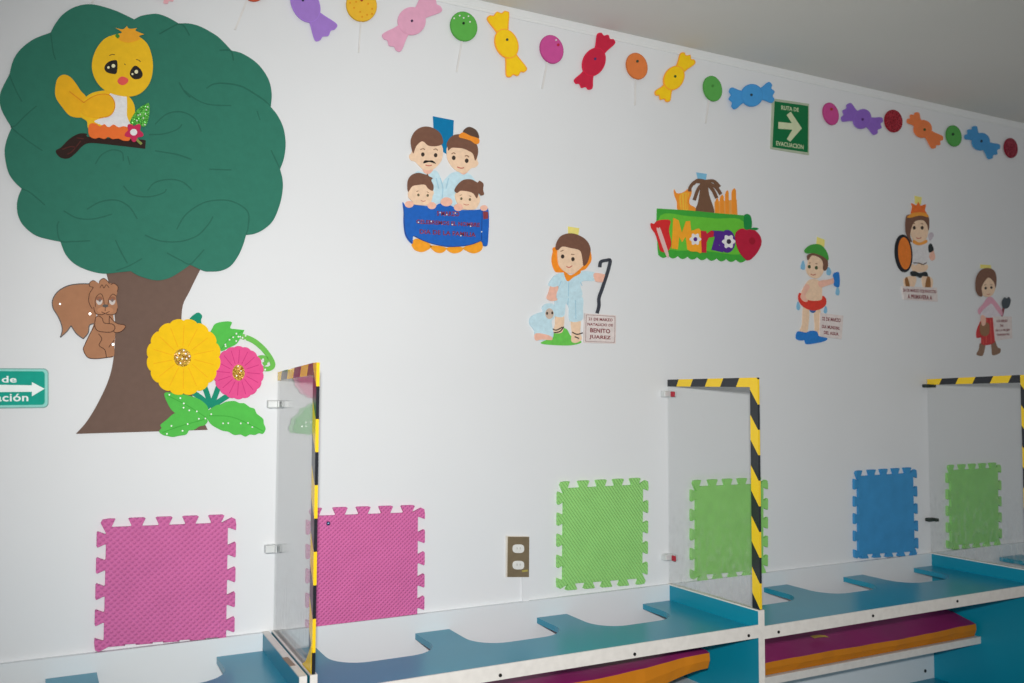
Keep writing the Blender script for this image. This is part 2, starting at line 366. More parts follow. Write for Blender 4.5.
def glass_screen(label, x, ztop_w, ztop_f, clips, red, ph_top, ph_front, tw=.026, fw=.029, CM=None):
    r = thing('glass_screen', label, 'glass screen', (x, -DEP / 2, ZT), 'tape-edged glass screens')
    K0 = {.5405: .010, 1.800: -.009, 3.032: -.005}[x]; g = .006; y0, y1 = -.003, -DEP + .002
    bm = bmesh.new()
    q = [(y0, ZT), (y1, ZT), (y1, ztop_f), (y0, ztop_w)]
    f = [bm.verts.new((x - g / 2, y, z)) for y, z in q]; k = [bm.verts.new((x + g / 2, y, z)) for y, z in q]
    bm.faces.new(f); bm.faces.new(k[::-1])
    for i in range(4): bm.faces.new((f[i], f[(i + 1) % 4], k[(i + 1) % 4], k[i]))
    emit('pane', bm, GL, r)
    def strip(name, q, m):                   # tape folded over the edge: an outer skin 0.5 mm over both faces
        e = .0006; bm = bmesh.new()
        a = [bm.verts.new((x - g / 2 - e, y, z)) for y, z in q]; b = [bm.verts.new((x + g / 2 + e, y, z)) for y, z in q]
        bm.faces.new(a); bm.faces.new(b[::-1])
        for i in range(4): bm.faces.new((a[i], a[(i + 1) % 4], b[(i + 1) % 4], b[i]))
        return emit(name, bm, m, r)
    e = .0008
    strip('top_tape', [(y0, ztop_w + e), (y1 + fw + .0005, ztop_f + e), (y1 + fw + .0005, ztop_f - tw * 1.0), (y0, ztop_w - tw * .8)], hazard('hazard_tape_top', .135, .55, ph_top, 'Y'))
    strip('front_tape', [(y1 - e - .0003, ztop_f + e), (y1 - e - .0003, ZT + .001), (y1 + fw, ZT + .001), (y1 + fw, ztop_f + e)], hazard('hazard_tape_front', .142, -1.4, ph_front, 'Z'))
    for z in clips:
        bm = bmesh.new()
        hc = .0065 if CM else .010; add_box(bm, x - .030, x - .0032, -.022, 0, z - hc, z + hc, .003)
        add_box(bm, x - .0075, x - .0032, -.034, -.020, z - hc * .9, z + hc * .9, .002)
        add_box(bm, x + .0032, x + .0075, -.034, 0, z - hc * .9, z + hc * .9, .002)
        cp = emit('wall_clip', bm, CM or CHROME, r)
        if red:
            bm = bmesh.new(); add_box(bm, x - .013, x - .0075, -.046, -.028, z - .009, z + .008, .002); emit('clip_pad', bm, REDP, cp)
    for o in r.children_recursive:
        for v in o.data.vertices: v.co.x += K0 * (v.co.y + o_base(r) + DEP) / DEP
    return r
o_base = lambda r: r['base'][1]
s1 = glass_screen('glass screen at left seen almost edge-on, right of the pink flower', .5405, 1.538, 1.552, (1.457, 1.093), False, .75, .2)
bm = bmesh.new()
for xx in (.535,):
    a = [bm.verts.new((xx, y, z)) for y, z in ((-DEP + .001, ZT + .065), (-DEP + .001, ZT + .001), (-DEP + .075, ZT + .004), (-DEP + .045, ZT + .018))]
    b = [bm.verts.new((xx + .001, y, z)) for y, z in ((-DEP + .001, ZT + .065), (-DEP + .001, ZT + .001), (-DEP + .075, ZT + .004), (-DEP + .045, ZT + .018))]
    bm.faces.new(a); bm.faces.new(b[::-1])
    for i in range(4): bm.faces.new((a[i], a[(i + 1) % 4], b[(i + 1) % 4], b[i]))
emit('tape_flap', bm, YTAPE, s1)['label'] = 'plain yellow flap of tape at the foot'
glass_screen('middle glass screen in front of a green foam mat, red pads on its clips', 1.800, 1.530, 1.532, (1.485, .972), True, .32, .51)
glass_screen('glass screen at the right edge beside the rightmost green mat', 3.032, 1.543, 1.554, (1.518, 1.012), False, .82, .35, CM=mat('clip_metal_shaded', (48, 58, 54), .55, .3))  # these clips are unlit: shade put into a darker copy of the clip colour

# ================================================================ foam puzzle mats
def puzzle_mat(label, quad, m, bottom=1.0, thick=.011):
    q = [Vector(p) for p in quad]              # TL TR BR BL in wall metres
    def B(u, v):
        p = (q[0] * (1 - u) + q[1] * u) * (1 - v) + (q[3] * (1 - u) + q[2] * u) * v; return (p.x, p.y)
    pts = []; d = .073; nb = .042; wd = .068
    cs = [.02, .24, .46, .68, .90]
    corners = [(0, 0), (1, 0), (1, 1), (0, 1)]; dirs = [(1, 0), (0, 1), (-1, 0), (0, -1)]; outs = [(0, -1), (1, 0), (0, 1), (-1, 0)]
    for s in range(4):
        (cx, cy), (dx, dy), (ox, oy) = corners[s], dirs[s], outs[s]; dd = d * (bottom if s == 2 else 1)
        for k, c in enumerate(cs):
            if k == 0 and s == 2 and bottom < .5:
                loc = [(0, dd), (wd, dd), (nb + .004, 0)]
            elif k == 0:
                loc = [(-.045, .5 * dd), (-.03, .9 * dd), (.02, dd), (wd, dd * .97), (nb, dd * .12), (nb + .004, 0)]
            else:
                loc = [(c - nb - .004, 0), (c - nb, dd * .12), (c - wd, dd * .90), (c - wd + .012, dd), (c + wd - .012, dd), (c + wd, dd * .90), (c + nb, dd * .12), (c + nb + .004, 0)]
            pts += [(cx + dx * a + ox * b, cy + dy * a + oy * b) for a, b in loc]
    P = [B(u, v) for u, v in pts]
    bm = bmesh.new(); prism(bm, P, -.0006, -thick)
    xs = [p[0] for p in P]; zs = [p[1] for p in P]
    o = emit('foam_puzzle_mat', bm, m, base=(sum(xs) / len(xs), 0, min(zs)))
    return tag(o, label, 'foam mat', 'foam puzzle mats on the wall')
W4 = lambda *p: [wall_pt(*a) for a in p]
PINK = ribbed('pink_foam_weave', (208, 106, 165), math.radians(42), .0105, True)
PINK2 = ribbed('pink_foam_rib', (214, 108, 168), math.radians(42), .0085, True)
GRN = ribbed('green_foam_rib', (156, 222, 128), math.radians(38), .0085, False)
GRN2 = mat('green_foam_smooth', (146, 212, 116), .65, .3, noise=.06, nscale=25, bump=.2, bscale=120)
BLU = mat('blue_foam_smooth', (62, 146, 202), .65, .3, noise=.07, nscale=18, bump=.2, bscale=120)
puzzle_mat('pink foam puzzle mat left of the first glass screen, below the tree trunk', W4((106.2, 526.9), (227.2, 522.3), (225.3, 635.5), (103.4, 645)), PINK, .13)
puzzle_mat('pink foam puzzle mat right of the first glass screen', W4((313.5, 515.6), (416.5, 512), (415.8, 613), (312.8, 625.6)), PINK2, .02)
puzzle_mat('bright green foam puzzle mat in the open between outlet and middle glass screen', W4((562.5, 488.1), (641.1, 484.3), (640.2, 577.5), (561.7, 583.6)), GRN, .9)
puzzle_mat('green foam puzzle mat behind the middle glass screen', W4((694.4, 486.2), (761.2, 483.4), (761, 569), (694.4, 574.7)), GRN2, .9)
puzzle_mat('blue foam puzzle mat, the only blue one', W4((856.3, 476), (910.7, 472.7), (912.3, 550.9), (856.8, 554.3)), BLU, .7)
puzzle_mat('rightmost green foam puzzle mat, beside the end glass screen', W4((948.7, 470.1), (995.4, 467.7), (996.2, 540.9), (949.2, 545)), GRN2, .8)
bm = bmesh.new(); p = on_y(327, 522.8); bmesh.ops.create_uvsphere(bm, u_segments=12, v_segments=8, radius=.0055, matrix=Matrix.Translation((p.x, -.0125, p.z)))
tag(emit('push_pin', bm, mat('pin_steel', (60, 80, 110), .3, metal=.4), base=(p.x, -.0125, p.z)), 'small dark pin in the corner of the pink mat right of the screen', 'pin')

# ================================================================ wall outlet
F = Frame(496, 525, 10.5)
t = thing('wall_outlet', 'brown two-socket wall outlet plate between the pink and green mats', 'outlet', wbase(F, (220, 540)))
c = Cut(t, F, 0, .001)
PLATE = mat('brushed_plate', (138, 122, 96), .4, .5, metal=.35, noise=.08)
c.shape('back_box', [(100, 112), (338, 116), (335, 546), (100, 546)], mat('outlet_box', (222, 218, 208), .5), 4, 0, sm=False)
c.shape('cover_plate', [(115, 120), (335, 122), (332, 540), (110, 540)], PLATE, 8, 4, sm=False)
for cy in (243, 415):
    s = c.shape('socket', [(218 + 60 * math.copysign(abs(math.cos(a)) ** .6, math.cos(a)), cy + 45 * math.copysign(abs(math.sin(a)) ** .75, math.sin(a))) for a in [i * math.pi / 16 for i in range(32)]], mat('socket_white', (228, 228, 224), .4), 10, 8, sm=False)
    c.multi('socket_slot', [[(200, cy - 16), (206, cy - 16), (206, cy + 6), (200, cy + 6)], [(232, cy - 16), (238, cy - 16), (238, cy + 6), (232, cy + 6)]], mat('slot_grey', (176, 172, 168), .6), 10.4, 10, s, sm=False)
c.shape('sticker', [(255, 470), (318, 462), (320, 482), (262, 490)], mat('sticker_yellow', (172, 158, 82), .5), 8.3, 8, sm=False)
c.shape('conduit', [(268, 546), (340, 546), (338, 820), (268, 826)], WALLM, 5, 0, sm=False)['label'] = 'white cable cover running down to the counter'

# ================================================================ tree decoration
CROWN = foam('tree_green', (48, 120, 101)); CLINE = foam('tree_line', (40, 105, 88)); TRUNK = foam('trunk_brown', (112, 90, 80))
t = thing('tree_cutout', 'big green foam tree with brown trunk filling the upper left of the wall', 'wall decoration', wbase(IMG, (140, 433)))
c = Cut(t, IMG, 0, .001)
c.shape('trunk', [(103, 262, 1), (107, 276), (112.5, 298.6), (115.2, 326), (114, 354), (109.3, 377.6), (98.8, 401.3), (87, 421.1), (75.9, 433.8, 1), (207.5, 429.8, 1), (192, 395), (183, 350), (181.8, 310.4), (189.7, 290.7), (204, 262, 1)], TRUNK, 3)
crown = [(9.5, 75.4, 1), (13.2, 61.5), (20.5, 50.5), (33.7, 40.3), (50.5, 33.7, 1), (55.7, 24.2), (63, 15.4), (73.2, 8.8), (85, 5.6), (96.7, 6.2), (114.3, 11.4), (126, 16.6), (134, 20.5, 1), (140, 17.3), (148.8, 15.4), (157.6, 15.1), (167.8, 18.6), (178.4, 24.6, 1), (188.3, 24.5), (198.6, 27.1), (208.8, 32.2), (219.1, 39.1), (231.1, 51.6, 1), (241.1, 54.2), (254.3, 62.3), (263, 71.8), (268.9, 82.8), (271.1, 95.2), (270.1, 107.6, 1), (277, 116.4), (282.8, 128.8), (285, 144.2), (283.3, 158.8), (279.4, 169.8, 1), (281.8, 179.4), (282.1, 189.7), (279.4, 204.2), (272.9, 220.3), (264.1, 229.1), (254.4, 234), (245.5, 235.3, 1), (242.3, 246.1), (237.5, 256.5), (230.2, 266.2), (220.6, 271), (209.3, 271.8), (202.8, 271), (189.9, 265.1, 1), (180.3, 271.8), (169, 278.3), (156.1, 280.7), (140, 276.7), (130.5, 271.5, 1), (119.2, 272.6), (103.1, 273.9), (87, 270.2), (74.1, 263.8), (65.2, 254.1), (60.4, 242, 1), (48.3, 239.6), (35.4, 235.6), (24.2, 226.7), (18.5, 217), (16.9, 206.6), (18.5, 196.9), (22, 189.3, 1), (14.6, 182.3), (8.1, 172), (4.7, 154.4), (6.6, 141.3), (11.7, 128.4, 1), (1.5, 110), (.2, 95)]
cr = c.shape('crown', crown, CROWN, 7, 3)
def S(ox, oy, k, *st): return [[(ox + x / k, oy + y / k) for x, y in s] for s in st]
k1, k2 = 6.827, 6.207
lines = S(0, 0, k1, [(345, 232), (355, 300), (365, 370), (380, 415)], [(65, 515), (90, 580), (120, 645), (150, 700)]) \
 + S(0, 90, k1, [(250, 115), (180, 175), (105, 250), (80, 262), (180, 345), (290, 420)], [(650, 510), (690, 450), (760, 415), (830, 430), (840, 490)], [(870, 455), (885, 515)]) \
 + S(140, 90, k1, [(300, 10), (380, 70), (470, 105), (620, 112)], [(100, 240), (180, 170), (280, 155), (370, 200), (415, 290)], [(60, 310), (160, 305), (250, 275), (285, 240)], [(760, 20), (830, 65), (888, 115)], [(795, 150), (815, 210)], [(890, 415), (950, 540)], [(100, 420), (250, 445), (350, 480)], [(470, 545), (620, 550)]) \
 + S(0, 180, k2, [(133, 60), (185, 80), (280, 160)], [(395, 195), (480, 240), (580, 245), (695, 215)], [(540, 185), (620, 140), (720, 128), (800, 170), (850, 245)], [(765, 40), (820, 95), (920, 108), (1010, 85), (1030, 60)], [(365, 260), (355, 300), (375, 380), (450, 385), (560, 380)], [(715, 375), (750, 450), (790, 520)], [(720, 565), (800, 535), (880, 490)]) \
 + S(140, 180, k2, [(45, 70), (90, 20), (180, 0), (260, 15), (320, 65)], [(225, 310), (280, 220), (380, 150), (480, 128), (580, 140), (665, 200), (668, 290), (655, 340)], [(30, 345), (120, 380), (240, 385), (350, 350), (420, 280), (450, 230)], [(165, 455), (240, 495), (305, 525), (350, 485), (395, 435)]) \
 + S(140, 0, k1, [(130, 240), (200, 200), (262, 172), (300, 190), (335, 250)], [(540, 350), (615, 354), (635, 420)], [(450, 610), (500, 580), (580, 575), (700, 600), (830, 680)], [(265, 570), (300, 630), (340, 670)])
for i, st in enumerate(lines): c.lines('engraved_line', [st], 1.3, CLINE, 7.1 + .02 * i, 6.8, cr)

# chick on its branch
F = Frame(50, 20, 4.882, -.010)
YEL = foam('chick_yellow', (243, 194, 34)); YORG = foam('chick_wing', (244, 184, 30)); ORN = foam('orange', (240, 116, 50)); BLK = paper('black', (26, 22, 20)); WHT = paper('white', (232, 232, 234))
t = thing('chick_cutout', 'yellow foam chick sitting on a dark branch, glued onto the tree crown', 'wall decoration', wbase(F, (250, 630), -.007))
c = Cut(t, F, .007, .001)
br = c.shape('branch', [(180, 555), (140, 555), (95, 580), (55, 620), (28, 640), (50, 670), (90, 675), (125, 650), (165, 610), (210, 600), (330, 612), (465, 628, 1), (468, 588, 1), (430, 582), (200, 572)], foam('branch_brown', (48, 30, 26)), 1.5)
c.lines('bark_line', [[(60, 632), (100, 618), (130, 622)], [(85, 655), (110, 640), (150, 590)], [(130, 575), (165, 580)]], 5, foam('bark_red', (84, 40, 36)), 1.7, 1.4, br)
c.shape('tail', [(60, 268), (90, 272), (120, 300), (150, 345), (178, 378), (180, 430), (160, 473), (100, 468), (60, 425), (30, 380), (25, 340), (35, 290)], YORG, 2)
bd = c.shape('body', [(175, 378), (210, 355), (260, 345), (330, 340), (380, 370), (405, 400), (415, 440), (405, 500), (388, 540), (300, 545), (195, 535), (180, 495), (150, 470), (155, 420)], YEL, 3, 1)
c.shape('belly', [(290, 365), (330, 350), (368, 360), (376, 400), (376, 470), (390, 520), (300, 525), (220, 500), (235, 485), (270, 475), (305, 450), (315, 420)], WHT, 3.4, 3, bd)
wg = c.shape('wing', [(155, 425), (190, 390), (240, 365), (285, 365), (312, 400), (312, 440), (285, 470), (230, 478), (175, 470), (152, 450)], YORG, 4.4, 3)
c.lines('wing_line', [[(165, 405), (200, 380), (245, 364), (290, 368), (314, 400), (313, 440), (288, 470), (240, 479)], [(95, 350), (140, 385), (165, 405)]], 4, foam('amber', (226, 142, 30)), 4.6, 4.2, wg)
hd = c.shape('head', [(310, 75), (265, 95), (225, 145), (205, 210), (212, 270), (245, 325), (300, 360), (380, 375), (440, 360), (485, 310), (502, 240), (495, 170), (470, 112), (420, 78), (360, 66)], YEL, 5, 3)
c.shape('tuft', [(340, 100), (328, 75, 1), (350, 62), (318, 40, 1), (355, 48), (375, 32, 1), (387, 45), (425, 42, 1), (418, 55), (460, 72, 1), (435, 80), (440, 95), (385, 112)], foam('tuft_orange', (244, 172, 46)), 5.8, 5, hd)
c.shape('green_scrap', [(318, 78), (330, 70), (340, 82), (330, 92)], foam('leaf_dark', (60, 140, 60)), 6, 5, hd)
for pts, hl in (([(265, 235), (280, 210), (310, 198), (328, 205), (325, 260), (300, 264), (275, 255)], ((309, 226, 9), (285, 234, 6))), ([(390, 270), (395, 245), (415, 225), (440, 240), (452, 268), (440, 287), (410, 290)], ((421, 255, 9), (402, 266, 5)))):
    e = c.shape('eye', pts, BLK, 5.5, 5, hd)
    c.multi('eye_glint', [ell(x, y, r, r) for x, y, r in hl], paper('cream', (236, 232, 190)), 5.8, 5.5, hd, sm=False)
c.shape('beak', [(330, 295), (350, 278), (378, 288), (380, 305), (357, 320), (335, 312)], foam('beak_red', (232, 92, 84)), 6, 5, hd)
c.lines('eyebrow', [[(290, 176), (304, 170), (316, 172)], [(420, 194), (432, 198), (442, 206)], [(363, 215), (368, 222)]], 3.5, paper('brow', (90, 66, 30)), 5.4, 5, hd)
c.shape('scalloped_trim', [(190, 515), (205, 505), (225, 508), (245, 520), (265, 510), (285, 525), (310, 512), (335, 525), (360, 520), (390, 535), (390, 585), (360, 590), (335, 580), (305, 582), (285, 572), (265, 582), (240, 575), (220, 580), (195, 570), (187, 545)], ORN, 5, 1.5)
lf = c.shape('leaf', [(392, 490), (425, 440), (470, 410), (485, 412), (483, 470), (465, 520), (430, 512), (395, 508)], glitter('leaf_glitter', (48, 150, 40), (120, 214, 90)), 4.5, 3)
fl = c.shape('flower', [(410 + (48 - 17 * (0.5 + 0.5 * math.cos(5 * a))) * math.cos(a + 2.2), 550 + (48 - 17 * (0.5 + 0.5 * math.cos(5 * a))) * math.sin(a + 2.2)) for a in [i * math.pi / 25 for i in range(50)]], foam('flower_crimson', (200, 44, 88)), 6, 5, sm=False)
c.shape('flower_center', ell(408, 550, 17, 16), WHT, 6.6, 6, fl, sm=False)
c.lines('flower_stem', [[(420, 578), (432, 592), (448, 606)]], 12, foam('stem_olive', (136, 150, 76)), 2.4, 1.5)
def dots(cut, pts, r, m, k, k0, parent, name='sequin'):
    o = cut.multi(name, [ell(x, y, r, r, n=8) for x, y in pts], m, k, k0, parent, sm=False); o['kind'] = 'stuff'; return o
SEQ = mat('sequin_silver', (240, 240, 240), .25, .6, metal=.2)
dots(c, [(430, 466), (424, 492), (463, 512), (440, 462), (470, 440), (455, 480), (476, 425), (466, 460)], 3.6, SEQ, 4.8, 4.5, lf)

# squirrel
F = Frame(45, 270, 6.83, -.006)
SQ = foam('squirrel_brown', (174, 124, 92)); SQD = foam('squirrel_line', (74, 46, 36)); SQB = paper('edge_ink', (46, 42, 44))
t = thing('squirrel_cutout', 'brown foam squirrel hugging the left side of the tree trunk', 'wall decoration', wbase(F, (380, 605)))
c = Cut(t, F, .0033, .001)
tailp = [(330, 95), (230, 95), (150, 110), (85, 150), (52, 205), (55, 260), (85, 310), (108, 360), (118, 410), (105, 460, 1), (150, 420), (178, 380, 1), (215, 435), (262, 470, 1), (295, 430), (305, 375), (345, 365), (350, 300), (340, 200), (345, 120)]
tl = c.shape('tail', tailp, SQ, 1.5, 0)
c.lines('outline', [[p[:2] for p in tailp[:10]], [(105, 460), (150, 420), (178, 380)], [(178, 380), (215, 435), (262, 470)], [(262, 470), (295, 430), (305, 378), (340, 365)]], 7, SQB, 1.8, 1.2, tl)
bodyp = [(375, 290), (345, 340), (310, 430), (272, 510), (262, 545), (290, 595), (340, 606), (410, 600), (468, 590), (474, 520), (480, 420), (470, 340), (455, 290)]
bd = c.shape('body', bodyp, SQ, 2.4, 0)
c.lines('outline', [[(345, 370), (310, 430), (272, 510), (262, 545), (290, 595), (340, 606), (410, 600), (466, 590)], [(365, 435), (388, 470), (370, 515), (408, 545), (420, 600)], [(472, 480), (445, 515), (436, 528)]], 5, SQD, 2.6, 2.2, bd)
la = [(345, 325), (340, 380), (360, 415), (420, 425), (460, 420), (478, 395), (460, 370), (405, 362), (390, 330), (365, 315)]
ra = [(440, 315), (470, 350), (500, 368), (540, 375), (549, 390), (520, 420), (478, 427), (462, 400), (440, 370)]
for p, kk in ((ra, 3), (la, 3.4)):
    a = c.shape('arm', p, SQ, kk, 1)
    c.lines('outline', [p + [p[0]]], 5, SQD, kk + .2, kk - .2, a)
headp = [(302, 110), (305, 88), (325, 73), (345, 78), (370, 92), (376, 72), (400, 58), (425, 74), (445, 92), (470, 92), (498, 115), (495, 150), (485, 190), (494, 240), (492, 280), (470, 305), (440, 305), (415, 300), (380, 305), (345, 292), (330, 250), (320, 200), (303, 160)]
hd = c.shape('head', headp, SQ, 4.2, 1)
c.lines('outline', [[(345, 78), (325, 73), (305, 88), (306, 112), (330, 118)], [(370, 92), (376, 72), (400, 58), (425, 74), (440, 95)], [(450, 100), (470, 92), (498, 115), (494, 150)], [(330, 120), (303, 165), (300, 220), (322, 265)], [(345, 252), (343, 205), (360, 172), (385, 165), (400, 200), (404, 240)], [(430, 238), (438, 195), (462, 166), (488, 180)], [(332, 255), (345, 296), (380, 306), (410, 298)], [(415, 300), (450, 307), (485, 295), (494, 262)], [(412, 255), (410, 282)], [(385, 286), (410, 296), (440, 284)], [(375, 122), (390, 102), (402, 124), (418, 102), (438, 122)]], 4.5, SQD, 4.4, 4, hd)
c.shape('muzzle', ell(412, 275, 55, 24), foam('squirrel_light', (192, 136, 100)), 4.3, 4, hd, sm=False)
for ex in (371, 459):
    e = c.shape('eye', ell(ex, 212, 21, 27), paper('eye_grey', (196, 186, 180)), 4.7, 4.2, hd, sm=False)
    c.shape('eyelid', ell(ex, 197, 22, 15), foam('lid', (150, 100, 76)), 5, 4.7, hd, sm=False)
    c.shape('pupil', ell(ex + (3 if ex < 400 else 0), 208, 8, 11), paper('pupil', (96, 72, 66)), 5.2, 4.7, hd, sm=False)
c.shape('nose', ell(412, 246, 20, 10), BLK, 5, 4.2, hd, sm=False)
dots(c, [(103, 232)], 6, SEQ, 2, 1.5, tl); dots(c, [(307, 300)], 9, SEQ, 4.8, 1.5, tl); dots(c, [(465, 508)], 9, SEQ, 2.8, 2.4, bd)

# flower bouquet
F = Frame(140, 305, 4.879, -.006)
FY = foam('flower_yellow', (246, 199, 10)); FYL = foam('flower_yellow_line', (240, 176, 14)); FP = foam('flower_pink', (228, 82, 146)); FPL = foam('flower_pink_line', (200, 48, 122))
LG = foam('leaf_green', (84, 190, 78)); TEAL = foam('stem_teal', (16, 140, 112)); GOLD = glitter('gold_glitter', (150, 92, 10), (252, 214, 90))
t = thing('flower_cutout', 'foam bouquet of a yellow and a pink flower at the foot of the tree', 'wall decoration', wbase(F, (320, 640)))
c = Cut(t, F, .0033, .001)
for i, p in enumerate(([(345, 500), (300, 455), (255, 425)], [(345, 500), (330, 440), (312, 390)], [(345, 500), (365, 450), (385, 395)], [(345, 500), (395, 465), (450, 430)])):
    c.lines('stem', [p], 26, TEAL, 1.2 + .12 * i, 0)
c.shape('bud', [(240, 75), (270, 42), (290, 38), (304, 55), (298, 75), (303, 110), (270, 120)], TEAL, 1.5, 0)
VEIN = foam('leaf_vein', (66, 168, 62))
for li, (p, v) in enumerate((([(120, 430), (170, 430), (230, 440), (290, 460), (332, 500), (330, 560), (290, 566), (220, 550), (165, 522), (135, 480)], [(130, 440), (230, 490), (325, 550)]),
             ([(330, 560), (317, 585), (290, 592), (265, 608), (240, 612), (225, 632), (190, 638), (160, 644), (130, 638), (112, 634), (93, 618), (105, 600), (100, 585), (130, 560), (170, 528), (230, 520), (290, 535)], [(110, 622), (200, 590), (325, 555)]),
             ([(330, 520), (370, 490), (395, 484), (420, 472), (460, 468), (485, 478), (510, 480), (535, 498), (558, 506), (570, 530), (600, 555), (604, 578), (613, 604), (600, 628), (580, 626), (560, 634), (535, 632), (515, 642), (490, 632), (460, 634), (430, 618), (400, 612), (350, 585), (330, 555)], [(335, 540), (440, 545), (530, 580), (605, 618)]),
             ([(345, 140), (352, 115), (370, 90), (420, 80), (448, 85), (440, 112), (470, 118), (510, 122, 1), (490, 160), (470, 190), (430, 210), (395, 224), (375, 190)], [(395, 215), (440, 160), (500, 128)]))):
    lk = 1.9 + .4 * li; l = c.shape('leaf', p, LG, lk, lk - 1.2 if li else 0); c.lines('leaf_vein', [v], 4, VEIN, lk + .2, lk - .2, l)
    dots(c, [(v[0][0] * (1 - u) + v[-1][0] * u + random.uniform(-28, 28), v[0][1] * (1 - u) + v[-1][1] * u + random.uniform(-22, 22)) for u in (.12, .3, .42, .55, .7, .88)], 4, SEQ, lk + .35, lk, l)
L, R = ribbon([(495, 152), (550, 172), (600, 212), (638, 262), (648, 296), (625, 312), (590, 305), (572, 280), (582, 258), (610, 258), (618, 278), (602, 290)], 26, 20)
bm = bmesh.new()
Lw, Rw = F(L), F(R)
for i in range(len(L) - 1):
    prism(bm, [Lw[i], Lw[i + 1], Rw[i + 1], Rw[i]], -.0033, -.0064)
cu = emit('curl', bm, foam('curl_green', (110, 190, 84)), t)
dots(c, [(500, 160), (515, 150), (480, 155), (470, 140), (575, 290), (590, 308), (610, 315), (600, 265), (625, 285), (512, 172)], 4.5, SEQ, 3.6, 3.1, cu)
pf = c.shape('pink_flower', scallop(480, 330, 124, 130, 18, .05), FP, 4, 1, sm=False)
c.lines('petal_line', [[(480 + 42 * math.cos(a), 330 + 46 * math.sin(a)), (480 + 105 * math.cos(a + .05), 330 + 112 * math.sin(a + .05))] for a in [i * math.pi / 8 for i in range(16)]], 3, FPL, 4.2, 3.8, pf)
gc = c.shape('flower_center', ell(480, 330, 30, 39), GOLD, 5, 4, pf, sm=False)
yf = c.shape('yellow_flower', scallop(212, 254, 182, 187, 16, .055), FY, 5.5, 1, sm=False)
c.lines('petal_line', [[(210 + 55 * math.cos(a), 255 + 55 * math.sin(a)), (212 + 150 * math.cos(a + .04), 254 + 155 * math.sin(a + .04))] for a in [.2 + i * math.pi / 7 for i in range(14)]], 3.2, FYL, 5.7, 5.3, yf)
gy = c.shape('flower_center', ell(206, 257, 42, 44), GOLD, 6.5, 5.5, yf, sm=False)
dots(c, [(190, 236), (222, 238), (205, 262), (226, 262), (196, 284), (240, 250), (180, 256), (212, 222)], 4.2, SEQ, 6.8, 6.5, gy)
dots(c, [(478, 300), (470, 345), (492, 322)], 3.5, SEQ, 5.3, 5, gc)

# ================================================================ signs
F = Frame(0, 355, 10.5)
SG = mat('sign_teal', (24, 166, 146), .7, .15); SGL = mat('sign_pale', (150, 222, 212), .7, .15); SW = mat('sign_white', (226, 238, 236), .4)
t = thing('evacuation_sign', 'teal sign with white arrow at the left edge, reading de and ación', 'sign', wbase(F, (-80, 560)))
c = Cut(t, F, 0, .001)
def rrect(x0, y0, x1, y1, r, slope=0):
    o = []
    for cx, cy, a0 in ((x1 - r, y0 + r, -90), (x1 - r, y1 - r, 0), (x0 + r, y1 - r, 90), (x0 + r, y0 + r, 180)):
        for k in range(7):
            a = math.radians(a0 + 15 * k); o.append((cx + r * math.cos(a), cy + r * math.sin(a)))
    return o
xl = -660
def wob(P): return [(x, y + .03 * (500 - x) * (1 if y > 350 else -.35) * .4) for x, y in P]
c.shape('sign_plate', wob(rrect(xl, 140, 512, 556, 55)), mat('sign_edge', (92, 150, 144), .4), 2, sm=False)
pl = c.shape('border', wob(rrect(xl + 14, 152, 500, 544, 46)), SGL, 2.4, 2, sm=False)
c.shape('sign_face', wob(rrect(xl + 30, 172, 470, 522, 34)), SG, 2.8, 2.4, sm=False)
c.shape('arrow', [(xl + 120, 305), (335, 318), (335, 284), (468, 354), (335, 434), (335, 386), (xl + 120, 395)], SW, 3.2, 2.8, sm=False)
c.text('lettering', 'Ruta de', [(-345, 212), (175, 222), (175, 290), (-345, 290)], SW, 3.2, 2.8, bold=.02)
c.text('lettering', 'evacuación', [(-440, 404), (298, 408), (298, 486), (-440, 492)], SW, 3.2, 2.8, bold=.02)

F = Frame(690, 60, 6.83, -.003)
t = thing('evacuation_sign', 'green rectangular sign with pale arrow below the candy garland', 'sign', wbase(F, (690, 630)))
c = Cut(t, F, 0, .001)
PALE = mat('photoluminescent', (206, 216, 178), .5); EG = mat('sign_green', (0, 112, 62), .4)
c.shape('sign_plate', [(562, 262), (813, 300), (812, 650), (550, 606)], mat('sign_pale_rim', (178, 190, 166), .5), 3, sm=False)
c.shape('sign_face', [(577, 282), (806, 314), (804, 632), (562, 596)], EG, 3.4, 3, sm=False)
k = 9.76; g2 = Frame(765, 90, k, -.0035); c2 = Cut(t, g2, 0, .001)
c2.shape('arrow', [(130, 312), (262, 325), (210, 245), (250, 212), (358, 375), (245, 505), (212, 480), (265, 388), (128, 378)], PALE, 3.8, 3.4, sm=False)
c2.text('lettering', 'RUTA DE', [(158, 150), (328, 176), (328, 214), (158, 192)], PALE, 3.8, 3.4, bold=.02)
c2.text('lettering', 'EVACUACION', [(108, 497), (375, 536), (375, 580), (108, 540)], PALE, 3.8, 3.4, bold=.02)

